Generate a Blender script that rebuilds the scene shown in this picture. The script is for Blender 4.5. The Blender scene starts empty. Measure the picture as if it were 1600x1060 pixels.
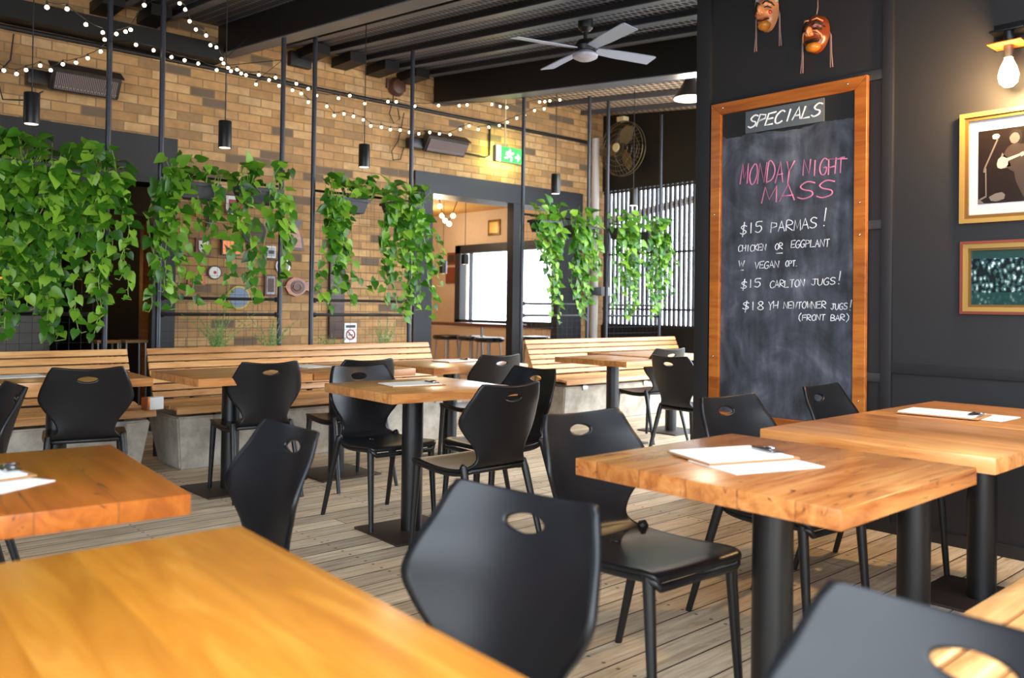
import bpy, bmesh, math, random
from mathutils import Vector, Matrix
PI = math.pi
S = bpy.context.scene
C = S.collection

# ------------------------------------------------------------------ camera
cam = bpy.data.objects.new('camera', bpy.data.cameras.new('camera'))
C.objects.link(cam)
YAW, PITCH, ROLL, F = .7334, .0112, .0131, 1327.18
fw = Vector((math.sin(YAW)*math.cos(PITCH), math.cos(YAW)*math.cos(PITCH), math.sin(PITCH)))
rt = Vector((math.cos(YAW), -math.sin(YAW), 0)); up = rt.cross(fw)
r2 = math.cos(ROLL)*rt + math.sin(ROLL)*up; u2 = -math.sin(ROLL)*rt + math.cos(ROLL)*up
M = Matrix((r2, u2, -fw)).transposed().to_4x4(); M.translation = (0, 0, 1.2)
cam.matrix_world = M
cam.data.sensor_fit = 'HORIZONTAL'; cam.data.sensor_width = 36
cam.data.lens = 36*F/1600
cam.data.shift_y = -(530-463.75)/1600
cam.data.clip_start = .05; cam.data.clip_end = 200
cam.data.dof.use_dof = True; cam.data.dof.focus_distance = 4.4; cam.data.dof.aperture_fstop = 2.8
S.camera = cam
# ------------------------------------------------------------------ world and exposure
W = bpy.data.worlds.new('sky'); S.world = W; W.use_nodes = True
bg = W.node_tree.nodes['Background']
bg.inputs[0].default_value = (.80, .90, 1, 1); bg.inputs[1].default_value = 7.5
S.view_settings.view_transform = 'Standard'; S.view_settings.look = 'None'
S.view_settings.gamma = 1; S.view_settings.use_curve_mapping = False
S.view_settings.exposure = .25

# ------------------------------------------------------------------ materials
def lin(r, g, b):
    f = lambda c: (c/255/12.92) if c <= 10 else ((c/255+.055)/1.055)**2.4
    return (f(r), f(g), f(b), 1)
class N:
    """small node graph helper"""
    def __init__(s, name):
        s.m = bpy.data.materials.new(name); s.m.use_nodes = True
        s.t = s.m.node_tree; s.b = s.t.nodes['Principled BSDF']
        s.out = s.t.nodes['Material Output']
    def n(s, typ, **k):
        d = s.t.nodes.new(typ)
        for a, v in k.items(): setattr(d, a, v)
        return d
    def put(s, sock, v):
        if isinstance(v, bpy.types.NodeSocket): s.t.links.new(v, sock)
        elif v is not None: sock.default_value = v
    def math(s, op, a, b=None, c=None):
        d = s.n('ShaderNodeMath', operation=op)
        for i, v in enumerate((a, b, c)): s.put(d.inputs[i], v)
        return d.outputs[0]
    def obj(s):
        return s.n('ShaderNodeTexCoord').outputs['Object']
    def sep(s, v):
        d = s.n('ShaderNodeSeparateXYZ'); s.put(d.inputs[0], v); return d.outputs
    def comb(s, x, y, z):
        d = s.n('ShaderNodeCombineXYZ')
        for i, v in enumerate((x, y, z)): s.put(d.inputs[i], v)
        return d.outputs[0]
    def noise(s, v, scale=5, detail=4, rough=.55, dist=0):
        d = s.n('ShaderNodeTexNoise'); s.put(d.inputs['Vector'], v)
        d.inputs['Scale'].default_value = scale; d.inputs['Detail'].default_value = detail
        d.inputs['Roughness'].default_value = rough; d.inputs['Distortion'].default_value = dist
        return d.outputs['Fac']
    def white(s, v):
        d = s.n('ShaderNodeTexWhiteNoise', noise_dimensions='1D'); s.put(d.inputs['W'], v); return d.outputs['Value']
    def ramp(s, f, stops, interp='LINEAR'):
        d = s.n('ShaderNodeValToRGB'); s.put(d.inputs[0], f); r = d.color_ramp; r.interpolation = interp
        while len(r.elements) < len(stops): r.elements.new(.5)
        for e, (p, c) in zip(r.elements, stops):
            e.position = p; e.color = c if len(c) == 4 else (*c, 1)
        return d.outputs[0]
    def mix(s, f, a, b, mode='MIX'):
        d = s.n('ShaderNodeMix', data_type='RGBA', blend_type=mode)
        s.put(d.inputs[0], f); s.put(d.inputs[6], a); s.put(d.inputs[7], b); return d.outputs[2]
    def bump(s, h, strength=.3, dist=.01):
        d = s.n('ShaderNodeBump'); d.inputs['Strength'].default_value = strength
        d.inputs['Distance'].default_value = dist; s.put(d.inputs['Height'], h)
        s.t.links.new(d.outputs[0], s.b.inputs['Normal'])
    def col(s, v): s.put(s.b.inputs['Base Color'], v)
    def rough(s, v): s.put(s.b.inputs['Roughness'], v)

def plain(name, rgb, rough=.5, metal=0, emit=0, var=.0, spec=.5):
    g = N(name); c = lin(*rgb)
    if var:
        f = g.noise(g.obj(), 14, 3)
        g.col(g.mix(f, tuple(x*(1-var) for x in c[:3])+(1,), tuple(min(1, x*(1+var)) for x in c[:3])+(1,)))
    else: g.col(c)
    g.rough(rough); g.b.inputs['Metallic'].default_value = metal
    g.b.inputs['Specular IOR Level'].default_value = spec
    if emit:
        g.b.inputs['Emission Color'].default_value = c; g.b.inputs['Emission Strength'].default_value = emit
    return g.m

def wood(name, base, dark, light, plank=.115, marks=.3, rough=.3, gap=True):
    g = N(name); o = g.obj(); x, y, z = g.sep(o)
    rnd = g.n('ShaderNodeObjectInfo').outputs['Random']
    off = g.math('MULTIPLY', rnd, 61.0)
    yy = g.math('ADD', g.math('DIVIDE', y, plank), off)
    idx = g.math('FLOOR', yy); wv = g.white(idx)
    po = g.math('MULTIPLY', wv, 23.0)
    v = g.comb(g.math('ADD', g.math('MULTIPLY', x, 1.1), po), g.math('ADD', g.math('MULTIPLY', y, 9.0), po), g.math('MULTIPLY', z, 9.0))
    f = g.noise(v, 2.2, 6, .6, .9)
    fine = g.noise(g.comb(g.math('ADD', g.math('MULTIPLY', x, 3.0), po), g.math('MULTIPLY', y, 90.0), g.math('MULTIPLY', z, 60.0)), 2.0, 3)
    c = g.ramp(f, [(.3, lin(*dark)), (.5, lin(*base)), (.72, lin(*light))])
    c = g.mix(g.math('MULTIPLY', fine, .35), c, lin(*dark))
    tone = g.ramp(wv, [(0, (.78, .72, .66, 1)), (.5, (1, 1, 1, 1)), (1, (1.16, 1.12, 1.05, 1))])
    c = g.mix(1, c, tone, 'MULTIPLY')
    if marks:
        k = g.noise(g.comb(g.math('ADD', g.math('MULTIPLY', x, 2.6), po), g.math('ADD', g.math('MULTIPLY', y, 15.0), po), g.math('MULTIPLY', z, 12.0)), 1.5, 4, .6, 1.6)
        m = g.ramp(k, [(.735-marks*.25, (0, 0, 0, 1)), (.79-marks*.25, (1, 1, 1, 1))])
        c = g.mix(g.math('MULTIPLY', m, .85), c, lin(48, 28, 16))
    if gap:
        fr = g.math('FRACT', yy)
        e = g.math('LESS_THAN', g.math('MINIMUM', fr, g.math('SUBTRACT', 1.0, fr)), .012)
        c = g.mix(g.math('MULTIPLY', e, .45), c, lin(70, 42, 22))
    g.col(c); g.rough(rough); g.b.inputs['Coat Weight'].default_value = .25; g.b.inputs['Coat Roughness'].default_value = .22
    return g.m

def brick_mat():
    g = N('tan_brick'); x, y, z = g.sep(g.obj())
    d = g.n('ShaderNodeTexBrick'); g.put(d.inputs['Vector'], g.comb(x, z, 0.0))
    for k, v in (('Scale', 1), ('Mortar Size', .006), ('Mortar Smooth', .2), ('Brick Width', .24), ('Row Height', .086)): d.inputs[k].default_value = v
    d.inputs['Color1'].default_value = (0, 0, 0, 1); d.inputs['Color2'].default_value = (1, 1, 1, 1); d.inputs['Mortar'].default_value = (.5, .5, .5, 1)
    c = g.ramp(d.outputs['Color'], [(0, lin(204, 156, 100)), (.22, lin(186, 140, 88)), (.4, lin(214, 170, 116)), (.58, lin(198, 150, 98)), (.74, lin(166, 128, 86)), (.86, lin(112, 94, 76)), (.94, lin(208, 168, 120))], 'CONSTANT')
    n1 = g.noise(g.comb(x, y, z), 9, 5, .65); n2 = g.noise(g.comb(x, y, z), 1.3, 3)
    c = g.mix(g.ramp(n1, [(.35, (.35, .35, .35, 1)), (.65, (0, 0, 0, 1))]), c, lin(104, 76, 48))
    c = g.mix(g.ramp(n2, [(.3, (.35, .35, .35, 1)), (.6, (0, 0, 0, 1))]), c, lin(126, 100, 72))
    c = g.mix(g.math('MULTIPLY', d.outputs['Fac'], .8), c, lin(122, 98, 70))
    g.col(c); g.rough(.85); g.bump(g.math('SUBTRACT', g.math('MULTIPLY', n1, .3), d.outputs['Fac']), .6, .006)
    return g.m

def floor_mat():
    g = N('weathered_deck'); x, y, z = g.sep(g.obj())
    yy = g.math('DIVIDE', y, .135); idx = g.math('FLOOR', yy); fr = g.math('FRACT', yy)
    wv = g.white(idx); po = g.math('MULTIPLY', wv, 31.0)
    xl = g.math('ADD', g.math('DIVIDE', x, 3.3), po); seg = g.math('FLOOR', xl)
    wv2 = g.white(g.math('ADD', g.math('MULTIPLY', idx, 7.13), seg))
    f = g.noise(g.comb(g.math('ADD', g.math('MULTIPLY', x, 1.2), po), g.math('MULTIPLY', y, 16.0), 0.0), 2.6, 6, .62, .6)
    c = g.ramp(f, [(.28, lin(160, 138, 110)), (.5, lin(206, 184, 154)), (.75, lin(228, 212, 186))])
    c = g.mix(1, c, g.ramp(wv2, [(0, (.72, .70, .68, 1)), (.5, (.95, .94, .92, 1)), (1, (1.15, 1.13, 1.1, 1))]), 'MULTIPLY')
    st = g.noise(g.comb(x, y, 0.0), 1.7, 4)
    c = g.mix(g.ramp(st, [(.55, (0, 0, 0, 1)), (.75, (.5, .5, .5, 1))]), c, lin(120, 92, 58))
    kn = g.noise(g.comb(g.math('ADD', g.math('MULTIPLY', x, 5.0), po), g.math('MULTIPLY', y, 15.0), 0.0), 1.6, 2)
    c = g.mix(g.ramp(kn, [(.74, (0, 0, 0, 1)), (.8, (.7, .7, .7, 1))]), c, lin(84, 62, 42))
    # two nail heads per board on every joist line
    fx = g.math('FRACT', g.math('DIVIDE', x, .62)); dx = g.math('MULTIPLY', g.math('SUBTRACT', fx, .5), .62)
    dy = g.math('MULTIPLY', g.math('SUBTRACT', g.math('ABSOLUTE', g.math('SUBTRACT', fr, .5)), .26), .135)
    rr = g.math('SQRT', g.math('ADD', g.math('MULTIPLY', dx, dx), g.math('MULTIPLY', dy, dy)))
    c = g.mix(g.math('MULTIPLY', g.math('LESS_THAN', rr, .0075), .8), c, lin(60, 46, 36))
    e = g.math('LESS_THAN', g.math('MINIMUM', fr, g.math('SUBTRACT', 1.0, fr)), .026)
    fs = g.math('FRACT', xl); e2 = g.math('LESS_THAN', fs, .0015)
    e = g.math('MAXIMUM', e, e2)
    c = g.mix(e, c, lin(46, 36, 28))
    g.col(c); g.rough(.62); g.bump(g.math('SUBTRACT', g.math('MULTIPLY', f, .2), e), .5, .004)
    return g.m

def lattice_mat(name, strand, hole, w=.062, h=.082, mort=.0085):
    g = N(name); x, y, z = g.sep(g.obj())
    d = g.n('ShaderNodeTexBrick'); g.put(d.inputs['Vector'], g.comb(y, x, 0.0))
    for k, v in (('Scale', 1), ('Mortar Size', mort), ('Mortar Smooth', .4), ('Brick Width', w), ('Row Height', h)): d.inputs[k].default_value = v
    g.col(g.mix(d.outputs['Fac'], lin(*hole), lin(*strand))); g.rough(.5)
    return g.m

def concrete_mat():
    g = N('grey_concrete'); o = g.obj()
    n = g.noise(o, 6, 6, .65); n2 = g.noise(o, 60, 2)
    c = g.ramp(n, [(.3, lin(142, 134, 120)), (.6, lin(186, 178, 164)), (.8, lin(200, 194, 182))])
    c = g.mix(g.ramp(n2, [(.6, (0, 0, 0, 1)), (.75, (.4, .4, .4, 1))]), c, lin(130, 122, 110))
    g.col(c); g.rough(.85); g.bump(n, .2, .01); return g.m

def board_mat():
    g = N('chalky_blackboard'); x, y, z = g.sep(g.obj())
    n = g.noise(g.comb(x, y, z), 3.2, 5, .6, .8); st = g.noise(g.comb(x, g.math('MULTIPLY', y, 7.0), g.math('MULTIPLY', z, 1.6)), 2.2, 4)
    d = g.ramp(g.math('ADD', g.math('MULTIPLY', n, .65), g.math('MULTIPLY', st, .35)), [(.36, lin(34, 36, 42)), (.5, lin(66, 69, 79)), (.66, lin(108, 111, 122))])
    # the wiped part stops below the header sign
    edge = g.ramp(g.math('ADD', z, g.math('MULTIPLY', n, .10)), [(.5, (1, 1, 1, 1)), (.51, (1, 1, 1, 1))])
    mz = g.math('LESS_THAN', g.math('ADD', z, g.math('MULTIPLY', n, .10)), 2.33)
    g.col(g.mix(mz, lin(20, 19, 19), d)); g.rough(.7); return g.m

def leaf_mat(name, a, b, c3):
    g = N(name)
    rnd = g.n('ShaderNodeNewGeometry').outputs['Random Per Island']
    c = g.ramp(rnd, [(0, lin(*a)), (.5, lin(*b)), (1, lin(*c3))])
    g.col(c); g.rough(.38)
    tr = g.n('ShaderNodeBsdfTranslucent'); g.t.links.new(c, tr.inputs[0])
    mx = g.n('ShaderNodeMixShader'); mx.inputs[0].default_value = .35
    g.t.links.new(g.b.outputs[0], mx.inputs[1]); g.t.links.new(tr.outputs[0], mx.inputs[2])
    g.t.links.new(mx.outputs[0], g.out.inputs[0]); return g.m

def crowd_mat():
    g = N('crowd_photo'); x, y, z = g.sep(g.obj())
    d = g.n('ShaderNodeTexVoronoi'); g.put(d.inputs['Vector'], g.comb(0.0, g.math('MULTIPLY', y, 1.0), g.math('MULTIPLY', z, .62)))
    d.inputs['Scale'].default_value = 55
    n = g.noise(g.comb(0.0, y, z), 30, 4)
    f = g.math('SUBTRACT', g.math('MULTIPLY', n, 1.5), d.outputs['Distance'])
    c = g.ramp(f, [(.1, lin(14, 26, 30)), (.4, lin(60, 96, 98)), (.65, lin(190, 205, 205))])
    top = g.math('GREATER_THAN', z, 1.47); bot = g.math('LESS_THAN', z, 1.30)
    c = g.mix(top, c, lin(38, 66, 62)); c = g.mix(g.math('MULTIPLY', bot, .8), c, lin(26, 60, 58))
    g.col(c); g.rough(.25); return g.m

def glass_mat():
    g = N('clear_glass')
    t = g.n('ShaderNodeBsdfTransparent'); s = g.n('ShaderNodeBsdfGlossy'); s.inputs['Roughness'].default_value = .02
    mx = g.n('ShaderNodeMixShader'); mx.inputs[0].default_value = .05; g.t.links.new(t.outputs[0], mx.inputs[1]); g.t.links.new(s.outputs[0], mx.inputs[2])
    g.t.links.new(mx.outputs[0], g.out.inputs[0]); return g.m

MT = dict(
    floor=floor_mat(), brick=brick_mat(), concrete=concrete_mat(), board=board_mat(), glass=glass_mat(), crowd=crowd_mat(),
    wall_black=plain('black_painted_wall', (29, 27, 29), .55, var=.12),
    wall_added=plain('brown_added_wall', (74, 62, 54), .7),
    trim_black=plain('black_trim', (32, 31, 34), .5, var=.1),
    ceil_black=plain('black_ceiling_steel', (16, 15, 16), .5),
    joist=plain('grey_black_joist', (34, 34, 38), .4),
    flange=plain('grey_joist_flange', (84, 87, 98), .4),
    lattice=lattice_mat('ceiling_lattice', (118, 126, 150), (3, 3, 4)),
    lattice_lit=lattice_mat('warm_lit_lattice', (235, 212, 190), (70, 50, 40), .09, .10, .016),  # side bay copy, with its warm light put into the strand colour
    plastic=plain('black_chair_plastic', (19, 19, 22), .36, var=.15, spec=.4),
    plastic_leg=plain('black_chair_leg', (17, 17, 19), .42),
    metal_black=plain('black_powdercoat', (18, 18, 20), .38),
    pole=plain('trellis_steel', (52, 54, 62), .34, .35),
    plate=plain('dark_base_plate', (46, 33, 26), .5, var=.3),
    w_gold=wood('golden_tabletop_wood', (204, 130, 40), (178, 104, 26), (222, 154, 62), .14, .02, .3, gap=False),
    w_rich=wood('orange_tabletop_wood', (164, 88, 24), (134, 66, 16), (184, 106, 38), .16, .36, .3),
    w_tan=wood('tan_tabletop_wood', (196, 134, 76), (156, 92, 44), (216, 160, 102), .125, .26, .28),
    w_near=wood('veined_tabletop_wood', (190, 122, 64), (146, 80, 36), (212, 150, 88), .15, .42, .26),
    w_slat=wood('bench_slat_wood', (208, 156, 98), (176, 118, 64), (226, 180, 124), .5, .0, .45, gap=False),
    w_frame=wood('orange_frame_wood', (176, 100, 34), (138, 70, 18), (196, 122, 50), .3, 0, .4, gap=False),
    w_dark=wood('dark_timber', (72, 44, 28), (48, 28, 18), (92, 58, 36), .3, 0, .5, gap=False),
    w_amber=wood('amber_timber', (176, 96, 36), (128, 62, 20), (204, 124, 56), .2, .1, .35, gap=False),
    gold=plain('gold_frame', (186, 150, 84), .35, .55), gold_dark=plain('dark_gold_frame', (120, 88, 42), .4, .5),
    red_wood=plain('red_brown_frame', (112, 52, 34), .4),
    paper=plain('white_paper', (238, 236, 230), .7), mount=plain('white_mount', (178, 184, 194), .7),
    clip_board=plain('tan_clipboard', (172, 122, 76), .6), chrome=plain('chrome', (190, 190, 195), .18, 1),
    chalk_w=plain('white_chalk', (214, 218, 224), .9), chalk_p=plain('pink_chalk', (200, 118, 152), .9),
    sign_grey=plain('grey_sign', (88, 92, 96), .6, var=.1), sign_white=plain('sign_white', (232, 236, 238), .7),
    leaf=leaf_mat('pothos_leaf', (36, 82, 14), (68, 126, 24), (146, 192, 58)), vine=plain('vine_stem', (120, 150, 60), .5),
    fern=leaf_mat('fern_frond', (70, 110, 50), (100, 140, 70), (140, 170, 100)),
    pot=plain('charcoal_planter', (44, 45, 50), .6, var=.12), soil=plain('soil', (40, 28, 20), .9),
    bulb=plain('warm_led', (255, 226, 178), .4, emit=14), wire=plain('black_wire', (14, 13, 13), .6),
    lampglow=plain('pendant_glow', (255, 240, 214), .4, emit=3.0),
    bulb_big=plain('hot_bulb', (255, 214, 150), .4, emit=30),
    fest=plain('festoon_bulb', (255, 214, 140), .4, emit=16),
    exit_g=plain('exit_green', (40, 190, 60), .4, emit=2.2), exit_w=plain('exit_white', (235, 250, 225), .4, emit=3.5),
    grey_body=plain('grey_sign_body', (150, 140, 120), .5),
    blade=plain('fan_blade_grey', (142, 150, 172), .4), hub=plain('fan_hub_grey', (150, 146, 160), .4),
    cage=plain('fan_cage', (120, 104, 78), .4, .5), cream=plain('cream_plastic', (220, 205, 160), .5),
    slat_dark=plain('dark_screen_slat', (44, 40, 46), .5), pipe_tan=plain('tan_pipe', (170, 150, 128), .5),
    pvc=plain('white_downpipe', (205, 196, 190), .4),
    heater=plain('heater_body', (62, 54, 50), .4, .4), heater_g=lattice_mat('heater_grille', (175, 155, 150), (70, 60, 60), .3, .014, .002),
    wall_tan=plain('tan_plaster', (200, 176, 148), .8, var=.08), ceil_amber=plain('amber_ceiling', (214, 164, 88), .7),
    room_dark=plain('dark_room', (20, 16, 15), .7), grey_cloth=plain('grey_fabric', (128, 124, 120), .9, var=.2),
    shelf_glow=plain('backlit_shelf', (220, 160, 60), .5, emit=.9),
    stool_seat=plain('black_vinyl', (28, 26, 32), .25), counter=plain('brown_counter', (96, 56, 44), .22),
    ground=plain('pale_paving', (170, 168, 164), .9),
    m_skin=plain('lacquered_orange', (120, 54, 28), .3, var=.25), m_pale=plain('lacquered_cream', (196, 130, 84), .3, var=.1),
    m_chin=plain('lacquered_yellow', (184, 112, 34), .28, var=.15), m_black=plain('mask_black', (18, 12, 10), .4),
    m_red=plain('mask_red', (190, 58, 34), .35), m_grey=plain('mask_grey', (150, 146, 140), .5), cord=plain('mauve_cord', (132, 104, 100), .8),
    photo_dark=plain('dark_print', (26, 18, 15), .3), photo_grey=plain('print_grey', (96, 90, 88), .4), photo_mid=plain('print_mid', (52, 42, 38), .4), photo_lt=plain('print_light', (140, 138, 138), .4),
    brown=plain('brown_enamel', (84, 52, 36), .5), copper=plain('copper', (176, 100, 56), .3, .7), steel=plain('steel', (170, 168, 166), .3, .7),
    white_e=plain('white_enamel', (226, 224, 220), .4), blue_e=plain('blue_enamel', (120, 138, 160), .5), yellow_e=plain('yellow_enamel', (205, 180, 60), .5),
    red_e=plain('red_enamel', (170, 40, 40), .5), orange_e=plain('orange_enamel', (222, 130, 40), .4),
)

# ------------------------------------------------------------------ geometry helpers
class MB:
    def __init__(s): s.b = bmesh.new()
    def box(s, lo, hi, rot=None, bevel=0):
        lo = Vector(lo); hi = Vector(hi); c = (lo+hi)/2; h = (hi-lo)/2
        r = bmesh.ops.create_cube(s.b, size=2, matrix=Matrix.Translation(c) @ (rot.to_4x4() if rot else Matrix()) @ Matrix.Diagonal((h.x, h.y, h.z, 1)))
        if bevel:
            es = list({e for v in r['verts'] for e in v.link_edges})
            bmesh.ops.bevel(s.b, geom=es, offset=bevel, segments=2, affect='EDGES', profile=.6)
        return s
    def tube(s, pts, r, seg=8, cap=True, flat=None):
        pts = [Vector(p) for p in pts]; n = len(pts)
        rs = r if isinstance(r, (list, tuple)) else [r]*n
        rings = []; ref = None
        for i, p in enumerate(pts):
            t = (pts[min(i+1, n-1)]-pts[max(i-1, 0)])
            if t.length < 1e-9: t = Vector((0, 0, 1))
            t.normalize()
            if ref is None: ref = Vector((0, 0, 1)) if abs(t.z) < .9 else Vector((1, 0, 0))
            a = t.cross(ref)
            if a.length < 1e-6: a = t.orthogonal()
            a.normalize(); b = a.cross(t); ref = b
            rings.append([s.b.verts.new(p+(a*math.cos(2*PI*k/seg)+b*math.sin(2*PI*k/seg))*rs[i]) for k in range(seg)])
        for i in range(n-1):
            for k in range(seg):
                s.b.faces.new((rings[i][k], rings[i][(k+1) % seg], rings[i+1][(k+1) % seg], rings[i+1][k]))
        if cap: s.b.faces.new(rings[0][::-1]); s.b.faces.new(rings[-1])
        return s
    def loop(s, pts, r, seg=6):
        pts = [Vector(p) for p in pts]; n = len(pts); rings = []
        for i, p in enumerate(pts):
            t = (pts[(i+1) % n]-pts[i-1]).normalized(); a = t.cross(Vector((0, .01, 1)))
            if a.length < 1e-5: a = t.orthogonal()
            a.normalize(); b = a.cross(t)
            rings.append([s.b.verts.new(p+(a*math.cos(2*PI*k/seg)+b*math.sin(2*PI*k/seg))*r) for k in range(seg)])
        for i in range(n):
            for k in range(seg):
                s.b.faces.new((rings[i][k], rings[i][(k+1) % seg], rings[(i+1) % n][(k+1) % seg], rings[(i+1) % n][k]))
        return s
    def lathe(s, prof, c=(0, 0, 0), seg=24, mat=None):
        c = Vector(c); mat = mat or Matrix.Identity(3); rings = []
        for r, z in prof:
            rings.append([s.b.verts.new(c+mat @ Vector((max(r, 1e-4)*math.cos(2*PI*k/seg), max(r, 1e-4)*math.sin(2*PI*k/seg), z))) for k in range(seg)])
        for i in range(len(rings)-1):
            for k in range(seg):
                s.b.faces.new((rings[i][k], rings[i][(k+1) % seg], rings[i+1][(k+1) % seg], rings[i+1][k]))
        s.b.faces.new(rings[0][::-1]); s.b.faces.new(rings[-1]); return s
    def prism(s, poly, a, b, origin, depth):
        """extrude a 2-D polygon laid on axes a, b by the vector depth"""
        o = Vector(origin); a = Vector(a); b = Vector(b); d = Vector(depth)
        v0 = [s.b.verts.new(o+a*p[0]+b*p[1]) for p in poly]; v1 = [s.b.verts.new(v.co+d) for v in v0]; n = len(poly)
        s.b.faces.new(v0[::-1]); s.b.faces.new(v1)
        for i in range(n): s.b.faces.new((v0[i], v0[(i+1) % n], v1[(i+1) % n], v1[i]))
        return s
    def blob(s, c, r, seg=12):
        m = Matrix.Translation(c) @ Matrix.Diagonal((*(r if isinstance(r, (tuple, list)) else (r, r, r)), 1))
        bmesh.ops.create_uvsphere(s.b, u_segments=seg, v_segments=max(6, seg*2//3), radius=1, matrix=m); return s
    def xf(s, m): bmesh.ops.transform(s.b, matrix=m, verts=s.b.verts); return s
    def mesh(s, name, mat, smooth=35):
        bmesh.ops.recalc_face_normals(s.b, faces=s.b.faces)
        me = bpy.data.meshes.new(name); s.b.to_mesh(me); s.b.free()
        me.materials.append(mat)
        if smooth:
            me.polygons.foreach_set('use_smooth', [True]*len(me.polygons))
            if smooth < 180: me.set_sharp_from_angle(angle=math.radians(smooth))
        return me
    def build(s, name, mat, parent=None, smooth=35):
        if isinstance(mat, str): mat = MT[mat]
        o = bpy.data.objects.new(name, s.mesh(name, mat, smooth)); C.objects.link(o)
        if parent: o.parent = parent
        return o
def tag(o, label, cat, group=None, kind=None):
    o['label'] = label; o['category'] = cat
    if group: o['group'] = group
    if kind: o['kind'] = kind
    return o
def thing(name, label, cat, loc=(0, 0, 0), rz=0, group=None):
    o = bpy.data.objects.new(name, None); C.objects.link(o); o.location = loc; o.rotation_euler = (0, 0, rz)
    o.empty_display_size = .1
    return tag(o, label, cat, group)
def struct(name, mb, mat, parent=None, smooth=35):
    o = mb.build(name, mat, parent, smooth)
    if not parent: o['kind'] = 'structure'
    return o
def copy_tree(o, parent=None):
    c = o.copy(); C.objects.link(c); c.parent = parent
    for ch in list(o.children): copy_tree(ch, c)
    return c
def copy_thing(o, loc, rz, label):
    c = copy_tree(o); c.location = loc; c.rotation_euler = (0, 0, rz); c['label'] = label; return c
R = math.radians
def lerp(a, b, t): return a+(b-a)*t

# ================================================================== SETTING
def roofz(y, z0=3.83): return z0-.0966*(8.1-y)
def yslab(x0, x1, y0, y1, zb, h):
    """a roof member that follows the slope from y0 to y1; zb is its underside at the brick wall"""
    m = MB(); vs = []
    for y in (y0, y1):
        z = roofz(y, zb)
        for x, zz in ((x0, z), (x1, z), (x1, z+h), (x0, z+h)): vs.append(m.b.verts.new((x, y, zz)))
    for f in ((0, 1, 2, 3), (7, 6, 5, 4), (0, 4, 5, 1), (1, 5, 6, 2), (2, 6, 7, 3), (3, 7, 4, 0)): m.b.faces.new([vs[i] for i in f])
    return m
struct('floor', MB().box((-5, -4, -.06), (9.3, 8.2, 0)), 'floor')
g = MB().box((9.6, -8, -.4), (40, 40, -.3)); struct('ground', g, 'ground')
# unseen walls added to darken chair reflections, with a daylight gap at their corner
struct('wall_left_added', MB().box((-3.2, 2.0, 0), (-3.05, 8.2, 4.0)), 'wall_added')
struct('wall_front_added', MB().box((.6, -3.3, 0), (4.8, -3.15, 4.0)), 'wall_added')
BW = 8.1
# brick wall, in one piece round its two openings
g = MB()
g.box((-2, BW, 2.73), (9.1, BW+.35, 4.2)); g.box((3.0, BW, 0), (5.76, BW+.35, 2.73)); g.box((-2, BW, 0), (-.6, BW+.35, 2.73)); g.box((8.58, BW, 0), (9.1, BW+.35, 2.73))
struct('wall_back', g, 'brick')
# black partition on the right
struct('wall_right', MB().box((4.62, -3.0, 0), (4.78, 3.3, 4.0)), 'wall_black')
struct('trim_corner', MB().box((4.595, 3.215, 0), (4.80, 3.325, 4.0), bevel=.004), 'trim_black')
struct('trim_batten', MB().box((4.60, 2.04, 0), (4.625, 2.10, 3.9), bevel=.003), 'trim_black')
for i, (z0, z1) in enumerate(((2.475, 2.53), (1.65, 1.70), (.81, .86))):
    struct('trim_%d' % (i+1), MB().box((4.603, 2.10, z0), (4.625, 3.215, z1), bevel=.003), 'trim_black')
struct('trim_dado', MB().box((4.600, -3.0, .865), (4.625, 2.04, .92), bevel=.003), 'trim_black')
struct('baseboard_right', MB().box((4.598, -3.0, 0), (4.625, 3.2, .062), bevel=.003), 'trim_black')
# roof: lattice sheets, joists and beams that all fall towards the viewer
struct('ceiling', yslab(-3, 6.0, 0.2, 8.1, 3.90, .05), 'lattice')
struct('ceiling_side', yslab(6.14, 9.05, 4.3, 8.1, 3.92, .05), 'lattice_lit')
n = 4
for x in [.2, .65, 1.1, 1.55, 2.0, 2.45, 2.9, 3.75, 4.1, 4.5, 4.93, 5.36, 5.76]:
    o = struct('trim_%d' % n, yslab(x-.03, x+.03, 0.2, 8.09, 3.85, .055), 'joist')
    struct('flange', yslab(x-.036, x+.036, 0.2, 8.09, 3.843, .008), 'flange', o); n += 1
for x in [6.62, 7.25, 7.9, 8.55]:
    struct('trim_%d' % n, yslab(x-.025, x+.025, 4.3, 8.09, 3.86, .06), 'flange'); n += 1
o = struct('trim_%d' % n, yslab(3.38, 3.50, 0.2, 8.09, 3.62, .28), 'ceil_black'); n += 1
struct('flange', yslab(3.36, 3.52, 0.2, 8.09, 3.612, .01), 'flange', o)
o = struct('trim_%d' % n, yslab(6.0, 6.14, 3.0, 8.09, 3.59, .42), 'ceil_black'); n += 1
struct('flange', yslab(5.98, 6.16, 3.0, 8.09, 3.582, .01), 'flange', o)
struct('trim_%d' % n, MB().box((-2, 7.86, 3.50), (3.34, 8.09, 3.66)), 'ceil_black'); n += 1
# short blocks where the joists meet the brick
for x in [2.3, 2.7, 4.3, 4.72, 5.15, 5.56]:
    struct('trim_%d' % n, MB().box((x-.09, 7.7, 3.74), (x+.09, 8.09, 3.84)), 'ceil_black'); n += 1
# slatted side: black upper and lower panels
struct('wall_side', MB().box((9.0, 6.0, 2.84), (9.12, 8.1, 4.2)).box((9.0, 6.0, 0), (9.12, 8.1, .95)), 'ceil_black')
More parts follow.
